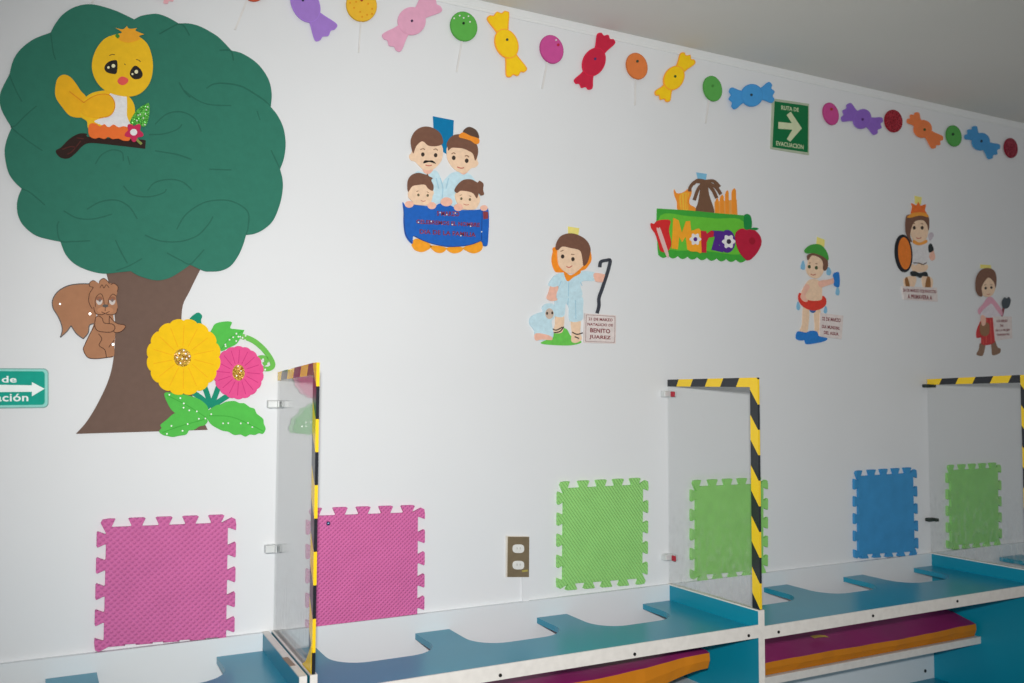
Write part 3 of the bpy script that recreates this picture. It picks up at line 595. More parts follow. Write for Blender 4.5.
# ================================================================ garland of candies and lollipops
GA = 'paper sweets garland under the ceiling'
def lum(c, f): return tuple(max(0, min(255, int(v * f))) for v in c)
def candy(label, cname, col, rim, C0, rl, rw, E1, E2, he1, he2, ang=None, dot=(46, 44, 60), dotp=None):
    # C0 centre, rl/rw half length and width of the middle, E1/E2 outer ends, he half width of the flared end
    col, rim = lum(col, 1.06), lum(rim, 1.06); M = foam('sweet_' + cname, col); RM = foam('sweet_rim_' + cname, rim)
    t = thing('hanging_candy', label, 'garland candy', wbase(GAR, C0), GA)
    c = Cut(t, GAR, .0035, .001)
    ax = math.degrees(math.atan2(E2[1] - E1[1], E2[0] - E1[0])) if ang is None else ang
    def fan(E, he, g=0):
        dx, dy = E[0] - C0[0], E[1] - C0[1]; l = math.hypot(dx, dy); dx /= l; dy /= l; nx, ny = -dy, dx
        P = lambda a, b: (C0[0] + dx * a + nx * b, C0[1] + dy * a + ny * b)
        s = rl * .72; e = l
        return [P(s - g, rw * .34 + g), P(s + (e - s) * .35, he * .66 + g), P(e - 3 + g, he + g), P(e + g, he * .72), P(e - 1.2 + g, he * .38), P(e + 1.4 + g, 0), P(e - 1.2 + g, -he * .38), P(e + g, -he * .72), P(e - 3 + g, -he - g), P(s + (e - s) * .35, -he * .66 - g), P(s - g, -rw * .34 - g)]
    for E, he in ((E1, he1), (E2, he2)):
        w = c.shape('wrapper_end', fan(E, he, .55), RM, 3)
        c.shape('wrapper_fold', fan(E, he, -.55), M, 3.3, 3, w)
    b = c.shape('candy_body', ell(C0[0], C0[1], rl + .55, rw + .55, ax), RM, 4, sm=False)
    c.shape('candy_face', ell(C0[0], C0[1], rl - .45, rw - .45, ax), M, 4.4, 4, b, sm=False)
    d = dotp or C0
    c.shape('button', ell(d[0], d[1], 1.25, 1.35), paper('button_%d' % sum(dot), dot), 5.2, 4.4, b, sm=False)
    return t
def lolly(label, cname, col, cx, cy, rx, ry, ang, stick=None, dot=None, gl=False, spots=None, white=None, sw=1.6):
    t = thing('hanging_lollipop', label, 'garland lollipop', wbase(GAR, (cx, cy)), GA)
    c = Cut(t, GAR, .0035, .001)
    if stick:
        L, R = ribbon([stick[0], ((stick[0][0] + stick[1][0]) / 2, (stick[0][1] + stick[1][1]) / 2), stick[1]], sw)
        bm = bmesh.new(); prism(bm, GAR(L + R[::-1]), -.0035, -.006); emit('stick', bm, mat('lolly_stick', (222, 221, 220), .5), t)
    M = glitter('glit_' + cname, lum(col, .8), lum(col, 1.25), 420) if gl else foam('lolly_' + cname, col)
    b = c.shape('rim', ell(cx, cy, rx, ry, ang), foam('lolly_rim_' + cname, lum(col, .9)), 4, sm=False)
    c.shape('face', ell(cx, cy, rx - .6, ry - .6, ang), M, 4.5, 4, b, sm=False)
    if dot: c.shape('button', ell(dot[0], dot[1], 1.3, 1.4), paper('button_%d' % sum(dot[2]), dot[2]), 5.3, 4.5, b, sm=False)
    if spots: c.multi('spot', [ell(x, y, 1, 1, n=10) for x, y in spots], foam('spot_orange', (226, 150, 30)), 4.8, 4.5, b, sm=False)['kind'] = 'stuff'
    if white: dots(c, white, .85, SEQ, 4.9, 4.5, b)
    return t
PUR = (154, 118, 196); PNK = (216, 160, 186); YLW = (240, 198, 26); YRIM = (242, 164, 52); RED = (190, 36, 66); BLC = (70, 150, 212); ORC = (222, 124, 74)
lolly('leftmost paper lollipop, above the tree crown, only its stick end in the picture', 'amber', (232, 170, 50), 101, -20, 12, 13, 15, ((97, -6), (92, 2.5)), sw=1.8)
candy('pale pink wrapped candy just peeking in above the right half of the tree crown', 'blush', (226, 170, 180), (228, 176, 184), (162, -14), 12, 12.5, (147, -32), (172, -.5), 8, 8)
lolly('orange paper lollipop cut by the top edge, left of the first purple candy', 'coral', (214, 92, 64), 254.5, -11, 12, 12.5, 15, ((247.5, -1), (235.3, 29.5)), sw=2.1)
candy('purple wrapped candy cut by the top edge, right of the tree crown', 'purple', PUR, lum(PUR, 1.05), (305.5, 4), 19, 13, (290, -28), (327.5, 34), 9, 13, 62, (28, 28, 70), (302.8, .3))
lolly('yellow spotted paper lollipop between the purple and the pink candy', 'yellow', (236, 186, 52), 361.6, 5.2, 15.2, 16.6, -20, ((361.3, 20), (359, 52.3)), (361.5, .3, (170, 60, 30)), spots=[(354, 8), (360, 12), (367, 15), (372, 9), (368, 4), (356, 2), (372, 14), (362, 17), (350, 3)], sw=1.5)
candy('pale pink wrapped candy left of the bright green lollipop', 'pink', PNK, lum(PNK, 1.0), (411.8, 21), 13.5, 13.4, (390.5, 44), (434, 0), 12, 13, None, (70, 44, 80))
lolly('green paper lollipop with white glints between pink and yellow candies', 'green', (94, 178, 78), 463.8, 26.4, 13.2, 15.2, -24, ((462.3, 41), (457, 71.7)), (463.4, 23.4, (20, 50, 20)), white=[(459.5, 15.8), (454, 18.5), (463.5, 18), (469.8, 22), (468.3, 16.3)])
candy('large yellow wrapped candy, orange-edged and upright, left of the first magenta lollipop', 'yellow', YLW, YRIM, (506.6, 43.6), 15, 10.8, (497.5, 13.5), (517.5, 74), 11, 10.5, 66, (60, 80, 60), (507, 39.8))
lolly('magenta paper lollipop with stick, left of the first red candy', 'magenta', (204, 82, 154), 551.7, 49.3, 11.5, 14.6, -18, ((547.6, 62), (542.6, 88.5)), (558, 45, (190, 30, 60)), white=[(556, 40.2)])
candy('red wrapped candy left of the orange lollipop', 'red', RED, lum(RED, 1.08), (594, 61.9), 14.4, 10.6, (607.5, 36.5), (582.5, 86), 9.5, 9.5, -66, (70, 50, 110), (595, 59))
lolly('orange paper lollipop between the red and the second yellow candy', 'orange', (226, 128, 68), 636.9, 66.1, 10.4, 13.6, -18, ((635.9, 78), (635.5, 105)), (637.2, 61.4, (60, 80, 60)))
candy('smaller yellow wrapped candy right of the orange lollipop', 'yellow', YLW, YRIM, (674, 78), 12.4, 9.4, (689.3, 56.5), (661.5, 98), 8.5, 8.5, -62, (60, 90, 40), (675, 76.5))
lolly('green paper lollipop left of the blue candy touching the evacuation sign', 'leaf', (92, 172, 82), 712.7, 88.6, 9.2, 13, -14, ((709.4, 100), (706.1, 123)), (712.5, 86, (70, 140, 60)))
t = candy('blue wrapped candy overlapping the corner of the green evacuation sign', 'blue', BLC, lum(BLC, .97), (751.2, 95.6), 10.4, 10.8, (730.3, 99), (772, 92.3), 10.5, 10, -8, (40, 66, 80), (750.3, 95.4))
t.location.y = -.0042
lolly('magenta paper lollipop just right of the green evacuation sign', 'rose', (200, 78, 146), 830.9, 113.8, 7.6, 11.5, -16, None, (831.2, 109.3, (140, 30, 90)))
candy('purple wrapped candy right of the green evacuation sign', 'violet', (134, 98, 186), (138, 104, 188), (862.3, 118.9), 8.2, 9.6, (844.8, 111.2), (880, 127), 9.5, 9, 24, (84, 40, 120), (862.4, 119.5))
lolly('glittery red paper lollipop between the purple and orange candies', 'ruby', (176, 30, 52), 893.6, 121, 8.8, 11.4, -10, None, None, True)
candy('orange wrapped candy between red and green lollipops at upper right', 'tangerine', ORC, lum(ORC, 1.02), (923, 128.9), 8.4, 8.4, (912, 116), (939, 143.5), 7, 7.5, 50, (90, 60, 40), (924.3, 129.7))
lolly('green paper lollipop between the orange and the last blue candy', 'moss', (88, 168, 84), 953.9, 135.9, 7.6, 10.8, -12, None, (952.7, 134.3, (20, 50, 30)))
candy('last blue wrapped candy near the right edge, beside the dark red lollipop', 'azure', (70, 142, 196), (72, 144, 194), (981.1, 141.6), 8.2, 8.4, (969.5, 131), (996, 153), 8, 8.5, 50, (30, 60, 80), (981.2, 141.2))
lolly('dark red paper lollipop at the right edge of the picture', 'maroon', (158, 28, 56), 1011, 148, 6.6, 10, -8, None, None, True)

# ================================================================ card figures
SKIN = paper('skin', (240, 208, 178)); SKP = paper('skin_pink', (240, 188, 168)); HAIR = paper('hair', (120, 84, 68)); HAIRD = paper('hair_dark', (92, 70, 58))
LBL = paper('pale_blue', (196, 226, 238)); LBD = paper('blue_fold', (168, 208, 226)); INK = paper('ink', (62, 52, 46)); BORD = paper('cut_white', (226, 230, 234)); SIGNP = paper('notice_paper', (226, 216, 214)); MAR = paper('maroon_ink', (132, 58, 64))
def face_marks(c, hd, eyes, er, mouth, brows, k, col=INK):
    for x, y in eyes: c.shape('eye', ell(x, y, er, er * 1.2), col, k + .4, k, hd, sm=False)
    c.lines('mouth', [mouth], er * .55, paper('lip', (196, 110, 96)), k + .4, k - .1, hd)
    c.lines('eyebrow', brows, er * .5, paper('brow_brown', (150, 112, 88)), k + .4, k - .1, hd)

# --- family behind the blue banner
Fa = Frame(400, 110, 9.11, -.004); Fb = Frame(395, 170, 7.59, -.005)
t = thing('family_picture', 'card cut-out of a family of four holding a blue banner', 'wall decoration', wbase(Fb, (390, 620)))
A = Cut(t, Fa, 0, .0008); B = Cut(t, Fb, 0, .0008)
A.shape('tag', [(303, 55), (493, 92), (486, 260), (430, 400), (395, 380), (310, 180)], foam('tag_blue', (0, 120, 172)), 2, sm=False)
B.shape('shirt', [(165, 10), (250, 30), (300, 0), (335, 25), (358, 100), (360, 240), (150, 245), (130, 120)], LBL, 2)
B.shape('shirt', [(362, 110), (400, 50), (450, 15), (540, 15), (600, 60), (640, 150), (620, 250), (365, 255)], LBL, 2.3)
B.lines('shirt_fold', [[(345, 60), (365, 130), (360, 215)], [(315, 60), (335, 140)], [(410, 60), (390, 140)]], 9, LBD, 2.7, 1.9)
hd = A.shape('head', [(125, 300), (110, 380), (85, 415), (100, 455), (140, 470), (180, 510), (225, 545), (300, 540), (350, 500), (385, 440), (385, 330), (300, 240), (180, 250)], SKIN, 4)
A.shape('neck', [(215, 530), (300, 530), (290, 565), (255, 585), (220, 565)], SKP, 3, 1)
A.shape('hair', [(120, 395), (100, 330), (100, 260), (140, 190), (210, 153), (290, 160), (360, 205), (390, 270), (385, 310), (330, 330), (260, 325), (205, 285), (155, 320), (135, 360)], HAIR, 5, 4, hd)
face_marks(A, hd, [(208, 405), (325, 412)], 16, [(232, 500), (262, 508), (290, 502)], [[(185, 362), (210, 352), (228, 362)], [(305, 362), (326, 355), (345, 368)]], 4)
A.shape('moustache', [(212, 485), (225, 460), (262, 460), (300, 462), (328, 490), (300, 482), (265, 474), (235, 482)], BLK, 4.6, 4, hd)
hd = A.shape('head', [(430, 340), (428, 410), (445, 470), (490, 530), (550, 570), (610, 565), (650, 530), (690, 520), (715, 490), (705, 455), (690, 400), (600, 300), (480, 290)], SKIN, 4)
A.shape('neck', [(540, 550), (620, 550), (600, 580), (570, 585)], SKP, 3, 1)
A.shape('hair', [(435, 345), (425, 310), (450, 260), (500, 225), (580, 225), (660, 265), (705, 330), (710, 400), (685, 460), (665, 400), (620, 370), (570, 350), (520, 345), (470, 345), (440, 370)], HAIR, 5, 4, hd)
A.shape('hair_bun', [(575, 205), (600, 165), (640, 155), (690, 180), (715, 220), (715, 262), (650, 255)], HAIRD, 5, 3, hd)
A.shape('hair_band', [(540, 225), (575, 205), (640, 235), (715, 262), (720, 300), (690, 312), (640, 280), (585, 262), (540, 250)], paper('band_orange', (240, 146, 46)), 6, 4, hd)
face_marks(A, hd, [(490, 436), (608, 462)], 17, [(520, 518), (555, 530), (585, 525)], [[(470, 400), (490, 390), (505, 400)], [(590, 420), (612, 416), (628, 430)]], 4)
hd = B.shape('head', [(105, 160), (103, 205), (130, 235), (150, 262), (250, 266), (275, 240), (285, 200), (292, 160), (230, 100), (140, 110)], SKIN, 6, 2)
B.shape('hair', [(100, 165), (92, 120), (100, 70), (130, 35), (180, 22), (235, 35), (245, 28), (258, 48), (285, 62), (275, 80), (292, 120), (285, 158), (250, 140), (225, 112), (170, 115), (130, 125)], HAIR, 7, 6, hd)
face_marks(B, hd, [(177, 190), (248, 193)], 9, [(195, 232), (215, 238), (232, 233)], [[(162, 165), (178, 158)], [(240, 165), (256, 172)]], 6, paper('eye_brown', (110, 100, 76)))
hd = B.shape('head', [(465, 170), (460, 220), (480, 260), (510, 295), (600, 300), (635, 260), (645, 220), (625, 170), (560, 120)], SKIN, 6, 2)
B.shape('hair', [(450, 155), (475, 110), (520, 75), (580, 72), (625, 95), (640, 82), (670, 105), (668, 150), (675, 185), (650, 195), (635, 180), (620, 215), (595, 180), (560, 165), (500, 158), (470, 175)], HAIR, 7, 6, hd)
face_marks(B, hd, [(503, 218), (568, 224)], 9, [(520, 258), (540, 266), (560, 262)], [[(490, 195), (506, 188)], [(560, 196), (578, 202)]], 6, paper('eye_brown', (110, 100, 76)))
for p in ([(130, 560), (160, 520), (240, 545), (278, 575), (260, 600), (210, 622), (160, 610), (140, 590)], [(270, 575), (330, 575), (390, 590), (380, 615), (345, 630), (300, 615)], [(395, 590), (460, 580), (520, 590), (500, 620), (450, 632), (410, 615)], [(520, 590), (580, 560), (650, 540), (668, 580), (650, 615), (600, 632), (550, 615)]):
    B.shape('petal', p, paper('petal_orange', (244, 162, 40)), 4)
bn = B.shape('banner', [(58, 245), (80, 270), (140, 265), (250, 275), (310, 270), (340, 255), (420, 270), (480, 300), (560, 305), (640, 300), (700, 285), (712, 380), (708, 480), (700, 570), (670, 575), (650, 540), (560, 572), (420, 585), (300, 565), (210, 535), (140, 500), (130, 560), (80, 500), (65, 400), (66, 320)], paper('banner_blue', (28, 98, 190)), 8, 3)
B.lines('banner_fold', [[(66, 270), (68, 400), (82, 495), (130, 556)], [(660, 310), (656, 440), (655, 535)], [(140, 500), (210, 535), (300, 565), (420, 583), (560, 570), (650, 538)]], 5, paper('banner_dark', (34, 62, 130)), 8.2, 7.8, bn)
B.shape('corner_flap', [(665, 315), (703, 318), (705, 370), (668, 375)], paper('flap_red', (140, 60, 70)), 8.5, 8, bn, sm=False)
GLR = glitter('red_glitter', (120, 36, 66), (170, 70, 92), 900)
def line(txt, x0, x1, y, h, sl): B.text('lettering', txt, [(x0, y), (x1, y + sl * (x1 - x0)), (x1, y + h + sl * (x1 - x0)), (x0, y + h)], GLR, 8.8, 8, bn, bold=.03)
line('5 MARZO', 315, 485, 312, 36, .03); line('CELEBREMOS EL NOMBRE', 160, 640, 376, 32, .055); line('DIA DE LA FAMILIA', 185, 610, 450, 34, .06)
dots(B, [(390, 340), (272, 392), (570, 428), (497, 500), (432, 415), (340, 325), (455, 328), (175, 398), (655, 470)], 5.5, SEQ, 9.2, 8.6, bn)
for p in (ell(105, 262, 33, 26), ell(277, 272, 33, 27), ell(388, 243, 45, 34), ell(478, 285, 34, 28), ell(672, 290, 28, 22)):
    B.shape('hand', p, SKP, 9.4, 8, sm=False)

# --- shepherd boy
F = Frame(525, 220, 5.25, -.0045)
t = thing('boy_picture', 'card cut-out of a boy in pale blue with a lamb and a crook', 'wall decoration', wbase(F, (280, 655)))
c = Cut(t, F, 0, .0008)
c.shape('tag', [(228, 33), (288, 42), (282, 82), (230, 74)], foam('tag_yellow', (238, 226, 130)), 1.5, sm=False)
c.shape('hat', [(165, 140), (148, 170), (142, 215), (155, 260), (180, 275), (300, 265), (335, 240), (352, 205), (345, 160), (330, 150)], paper('hat_orange', (246, 146, 40)), 2)
c.shape('mound', [(85, 645), (130, 620), (180, 570), (220, 572), (245, 610), (300, 640), (240, 658), (130, 655)], paper('grass_green', (108, 200, 84)), 2)
lg1 = c.shape('leg', [(165, 500), (205, 500), (205, 560), (195, 590), (165, 595), (140, 590), (158, 560)], SKIN, 3); lg2 = c.shape('leg', [(245, 525), (292, 525), (292, 590), (300, 625), (270, 645), (245, 635), (248, 590)], SKIN, 3)
c.lines('sandal_strap', [[(140, 568), (165, 578), (198, 562)], [(150, 592), (185, 585), (205, 560)]], 6, INK, 3.3, 2.9, lg1); c.lines('sandal_strap', [[(248, 588), (275, 600), (305, 592)], [(262, 612), (285, 622)]], 6, INK, 3.3, 2.9, lg2)
tr = c.shape('trousers', [(170, 400), (295, 398), (305, 470), (300, 525), (238, 530), (232, 460), (215, 440), (205, 505), (155, 500), (158, 440)], LBL, 4)
sh = c.shape('shirt', [(160, 290), (205, 275), (240, 300), (290, 270), (350, 272), (375, 285), (368, 318), (310, 320), (290, 340), (295, 402), (172, 405), (178, 350), (150, 352), (125, 340), (140, 310)], LBL, 5)
c.lines('fold', [[(230, 310), (228, 400)], [(290, 325), (300, 345)], [(180, 345), (190, 320)]], 5, LBD, 5.2, 4.8, sh); c.lines('fold', [[(230, 402), (225, 445)], [(265, 420), (268, 520)]], 5, LBD, 4.2, 3.9, tr)
c.shape('arm', [(138, 345), (175, 350), (165, 400), (170, 420), (140, 425), (115, 410), (125, 380)], SKP, 4.5, 1)
c.shape('arm', [(362, 280), (415, 285), (425, 300), (415, 325), (370, 320)], SKP, 6, 1)
c.shape('neckerchief', [(205, 270), (240, 290), (285, 265), (290, 280), (255, 300), (225, 322), (210, 300)], paper('hat_orange', (246, 146, 40)), 6, 4)
hd = c.shape('head', [(172, 150), (172, 215), (185, 250), (220, 278), (260, 278), (300, 245), (320, 220), (318, 170), (280, 130), (200, 130)], SKIN, 7, 3)
c.shape('hair', [(158, 150), (165, 115), (190, 82), (240, 70), (290, 85), (325, 112), (342, 150), (338, 185), (325, 225), (305, 240), (298, 195), (285, 160), (240, 148), (195, 140), (172, 158)], HAIR, 8, 7, hd)
face_marks(c, hd, [(196, 192), (250, 206)], 9, [(215, 244), (230, 250), (246, 240)], [[(185, 165), (200, 160)], [(240, 180), (258, 182)]], 7)
lb = c.shape('lamb', [(30, 510), (65, 490), (95, 480), (90, 460), (110, 440), (145, 440), (160, 470), (155, 510), (140, 530), (145, 570), (150, 600), (135, 625), (60, 630), (50, 580), (25, 545)], LBL, 5.5)
c.shape('lamb_face', ell(128, 492, 22, 28), paper('lamb_tan', (206, 186, 170)), 6, 5.5, lb, sm=False); c.multi('lamb_eye', [ell(115, 490, 5, 8), ell(142, 488, 5, 8)], INK, 6.4, 6, lb, sm=False)
c.shape('lamb_feet', [(50, 600), (80, 595), (135, 610), (140, 630), (90, 628), (55, 632)], SKP, 6, 5.5, lb)
c.lines('crook', [[(392, 248), (398, 220), (425, 212), (446, 212), (440, 250), (425, 300), (405, 360), (388, 410), (388, 450), (378, 490)]], 17, paper('crook_grey', (62, 66, 76)), 6.6, 4)
ns = c.shape('notice', [(312, 490), (477, 500), (475, 650), (308, 645)], SIGNP, 7.5, sm=False)
c.lines('notice_border', [[(320, 498), (396, 502), (470, 507)], [(470, 507), (470, 570), (468, 643)], [(468, 643), (390, 640), (316, 638)], [(316, 638), (318, 560), (320, 498)]], 3, paper('rose_grey', (170, 140, 140)), 7.7, 7.4, ns)
for tx, q in (('21 DE MARZO', [(332, 512), (458, 518), (458, 533), (332, 527)]), ('NATALICIO DE', [(326, 540), (460, 546), (460, 560), (326, 554)]), ('BENITO', [(340, 567), (445, 573), (445, 596), (340, 590)]), ('JUAREZ', [(336, 603), (448, 609), (448, 633), (336, 626)])):
    c.text('lettering', tx, q, MAR, 7.9, 7.5, ns, bold=.03)

# --- March sign
F = Frame(645, 165, 6.833, -.0045)
t = thing('month_sign', 'green foam sign reading Marzo with palm tree and red apple', 'wall decoration', wbase(F, (390, 655)))
c = Cut(t, F, 0, .001)
GB = foam('board_green', (104, 196, 60)); GD = foam('board_dark', (64, 168, 60)); PO = foam('pencil_orange', (242, 150, 50)); PB = foam('palm_brown', (118, 86, 66))
c.shape('tag', [(352, 50), (425, 60), (418, 100), (365, 108)], foam('tag_sky', (128, 190, 222)), 2.6, 2, sm=False)
hp = c.shape('harp', [(203, 165), (222, 192), (265, 185), (312, 155), (322, 190), (306, 240), (312, 270), (345, 290), (348, 322), (235, 312), (222, 250), (205, 205)], PO, 2)
c.shape('harp_opening', [(240, 205), (300, 190), (292, 240), (296, 308), (248, 304)], foam('harp_yellow', (240, 186, 60)), 2.4, 2, hp)
c.lines('harp_string', [[(250, 200), (256, 306)], [(272, 195), (274, 306)], [(290, 190), (288, 300)]], 5, PO, 2.7, 2.3, hp)
for x0, x1, yt in ((484, 505, 228), (516, 540, 205), (552, 574, 175), (596, 624, 162)):
    c.shape('column', [(x0, 335), (x0, yt + 25), (x0 + 5, yt + 8), ((x0 + x1) / 2 + 4, yt - 4), (x1, yt + 10), (x1 + 4, 335)], PO, 2.4, sm=False)
c.shape('ruin_base', [(480, 250), (630, 235), (636, 342), (480, 335)], foam('ruin_orange', (236, 166, 84)), 1.8, sm=False)
tk = c.shape('palm_trunk', [(352, 330), (368, 250), (382, 160), (390, 110), (425, 110), (440, 200), (472, 335)], PB, 3)
for i, p in enumerate(([(398, 118), (345, 115), (312, 150), (306, 180)], [(398, 125), (365, 165), (338, 240)], [(415, 112), (470, 110), (512, 150)], [(425, 120), (485, 150), (520, 200)], [(425, 128), (465, 170), (492, 226)], [(405, 110), (360, 105), (330, 130)])):
    c.lines('palm_frond', [p], 22, PB, 3.3 + .1 * i, 2)
sc = []
N = 9
for i in range(N):
    x0 = 95 + (690 - 95) * i / N; x1 = 95 + (690 - 95) * (i + 1) / N; y0 = 612 + 36 * i / N; y1 = 612 + 36 * (i + 1) / N
    for k in range(6):
        u = k / 6; sc.append((x0 + (x1 - x0) * u, y0 + (y1 - y0) * u + 20 * math.sin(math.pi * u)))
bo = c.shape('board', [(85, 297), (300, 310), (480, 328), (690, 345), (712, 500), (690, 650)] + sc[::-1] + [(90, 560), (82, 400)], GD, 4, sm=False)
c.shape('board_panel', [(105, 345), (300, 350), (480, 365), (670, 385), (675, 600), (400, 585), (120, 560)], GB, 4.4, 4, bo)
c.shape('scroll_end', [(678, 348), (700, 335), (722, 352), (730, 400), (722, 440), (692, 445), (675, 420)], foam('scroll_green', (30, 140, 70)), 5, 2)
RD = foam('letter_red', (196, 40, 60)); PP = foam('letter_purple', (84, 44, 140)); OR2 = foam('letter_orange', (246, 168, 44))
c.shape('drum', [(38, 398), (60, 402), (85, 380), (140, 373), (172, 385), (162, 450), (178, 540), (150, 592), (105, 588), (88, 530), (68, 470), (42, 432)], foam('drum_red', (214, 46, 48)), 6, 4)
c.shape('flute', [(78, 445), (90, 434), (104, 440), (158, 606), (140, 618)], foam('flute_pink', (226, 190, 186)), 6.6, 6)
c.shape('letter', [(192, 362), (228, 378), (250, 465), (278, 385), (306, 382), (326, 575), (288, 580), (276, 490), (252, 528), (232, 490), (222, 577), (180, 570)], OR2, 6, 4, sm=False)
la = c.shape('letter', [(298, 462), (330, 446), (376, 446), (386, 592), (350, 592), (300, 585), (290, 530)], OR2, 6.4, 4)
c.shape('letter', [(378, 450), (414, 452), (420, 470), (450, 448), (468, 456), (464, 492), (432, 498), (418, 530), (416, 600), (384, 598)], RD, 6.7, 4, sm=False)
c.shape('letter', [(458, 448), (528, 452), (524, 486), (502, 550), (534, 556), (532, 598), (452, 580), (476, 492), (458, 486)], PP, 6.2, 4, sm=False)
lo = c.shape('letter', ell(560, 522, 54, 78), PP, 6.4, 4, sm=False)
for par, x, y, r, cc in ((la, 340, 508, 40, (86, 40, 130)), (lo, 568, 524, 46, (60, 50, 70))):
    f = c.shape('letter_flower', [(x + r * (.86 + .14 * math.cos(6 * a)) * math.cos(a), y + r * (.86 + .14 * math.cos(6 * a)) * 1.08 * math.sin(a)) for a in [i * math.pi / 30 for i in range(60)]], WHT, 7.2, 6.4, par, sm=False)
    c.shape('flower_eye', ell(x, y, r * .33, r * .36), foam('eye_%d' % sum(cc), cc), 7.6, 7.2, par, sm=False)
ap = c.shape('apple', [(640, 442), (665, 434), (690, 444), (715, 440), (750, 448), (785, 488), (792, 540), (762, 602), (712, 650), (680, 640), (640, 590), (615, 515), (618, 465)], foam('apple_red', (186, 32, 62)), 6.6, 2)
c.shape('apple_leaf', [(712, 440), (738, 428), (772, 434), (755, 446)], foam('scroll_green', (30, 140, 70)), 7, 5, ap)
c.shape('apple_dot', ell(728, 520, 22, 24), foam('apple_deep', (164, 26, 50)), 6.9, 6.6, ap, sm=False)

# --- bather
F = Frame(790, 235, 5.93, -.0045)
t = thing('boy_picture', 'card cut-out of a bathing boy with red swim ring and blue flippers', 'wall decoration', wbase(F, (130, 645)))
c = Cut(t, F, 0, .0008)
c.shape('tag', [(165, 10), (210, 28), (208, 70), (160, 55)], foam('tag_yellow', (238, 226, 130)), 1.5, sm=False)
c.shape('leg', [(82, 430), (115, 445), (112, 540), (98, 590), (55, 585), (75, 530)], SKIN, 2.5); c.shape('leg', [(148, 450), (182, 440), (188, 540), (190, 600), (155, 590), (150, 530)], SKIN, 2.5)
BF = paper('flipper_blue', (36, 124, 206))
c.shape('flipper', [(48, 572), (95, 578), (130, 568), (135, 600), (80, 625), (40, 615)], BF, 3.5); c.shape('flipper', [(92, 600), (120, 570), (160, 572), (175, 600), (222, 612), (200, 632), (110, 648), (92, 635)], BF, 4)
c.shape('trunks', [(120, 440), (155, 440), (150, 458), (132, 460)], paper('trunks_blue', (80, 110, 170)), 3)
c.shape('torso', [(120, 265), (165, 265), (190, 300), (192, 360), (200, 400), (80, 400), (68, 350), (90, 300)], SKIN, 3.6)
c.shape('swim_ring', [(55, 345), (52, 385), (80, 425), (130, 447), (180, 440), (212, 415), (215, 380), (195, 360), (185, 385), (130, 390), (85, 375), (70, 350)], paper('ring_red', (220, 62, 48)), 4.6, 2)
c.shape('arm', [(95, 290), (75, 330), (62, 370), (85, 395), (105, 390), (92, 355), (118, 310)], SKP, 5.2, 3)
c.shape('arm', [(170, 275), (235, 262), (272, 250), (280, 268), (262, 285), (215, 302), (180, 310)], SKP, 4.5, 3)
sn = c.shape('snorkel', [(255, 235), (275, 220), (292, 228), (293, 305), (262, 300), (262, 270)], BF, 5.2, 4)
DW = paper('droplet', (134, 190, 222))
for p in ([(82, 150), (92, 180), (88, 205), (68, 198), (70, 175)], [(232, 190), (248, 215), (240, 238), (222, 232), (222, 210)], [(285, 305), (298, 335), (290, 358), (274, 345)], [(50, 395), (64, 425), (55, 446), (42, 430)], [(216, 420), (224, 450), (214, 466), (204, 450)]):
    c.shape('droplet', p, DW, 2.4)
hd = c.shape('head', [(110, 120), (108, 160), (98, 210), (120, 245), (160, 258), (190, 235), (205, 190), (205, 140), (160, 105)], SKIN, 5, 2)
c.shape('hair', [(100, 135), (108, 115), (160, 105), (215, 130), (225, 180), (212, 210), (195, 205), (195, 165), (175, 135), (130, 122), (108, 150)], HAIR, 5.8, 5, hd)
c.shape('swim_cap', [(85, 90), (120, 60), (170, 55), (205, 80), (225, 120), (225, 150), (190, 125), (140, 108), (100, 110)], paper('cap_green', (70, 160, 64)), 6.4, 4, hd)
face_marks(c, hd, [(114, 188), (156, 194)], 9, [(122, 232), (138, 238), (152, 232)], [[(112, 168), (122, 164)], [(150, 170), (162, 172)]], 5, paper('eye_green', (70, 90, 60)))
ns = c.shape('notice', [(178, 462), (316, 478), (306, 618), (175, 600)], SIGNP, 5.8, sm=False)
for tx, q in (('22 DE MARZO', [(190, 484), (300, 496), (298, 518), (190, 506)]), ('DIA MUNDIAL', [(188, 532), (296, 544), (294, 564), (188, 552)]), ('DEL AGUA', [(200, 568), (288, 578), (286, 598), (200, 588)])):
    c.text('lettering', tx, q, MAR, 6.2, 5.8, ns, bold=.03)

# --- warrior
F = Frame(885, 190, 5.93, -.0045)
t = thing('warrior_picture', 'card cut-out of a child warrior with orange headdress and round shield', 'wall decoration', wbase(F, (200, 655)))
c = Cut(t, F, 0, .0008)
c.shape('tag', [(180, 33), (222, 42), (218, 85), (182, 80)], foam('tag_yellow', (238, 226, 130)), 1.5, sm=False)
c.shape('headdress', [(160, 140), (165, 100), (160, 78), (190, 90), (200, 70), (215, 92), (245, 85), (240, 120), (250, 140), (205, 132)], paper('crest_orange', (236, 112, 44)), 2.5)
for p in ([(150, 510), (115, 530), (125, 580), (165, 585), (185, 550), (185, 515)], [(225, 515), (225, 560), (245, 590), (280, 580), (285, 530), (255, 510)]): c.shape('leg', p, SKIN, 3)
for p in ([(120, 530), (135, 520), (150, 580), (130, 582)], [(250, 520), (268, 520), (270, 582), (240, 585)]): c.shape('boot', p, paper('boot_brown', (150, 102, 56)), 3.6, 3)
c.shape('torso', [(165, 440), (250, 440), (245, 480), (175, 482)], SKIN, 3)
c.shape('loincloth', [(152, 488), (175, 480), (205, 492), (245, 485), (255, 512), (225, 510), (210, 522), (190, 512), (160, 510)], paper('cloth_dark', (34, 44, 46)), 4.5, 3)
c.shape('tunic', [(160, 315), (200, 330), (255, 310), (270, 360), (250, 430), (240, 445), (210, 432), (170, 440)], paper('tunic_white', (222, 220, 222)), 4)
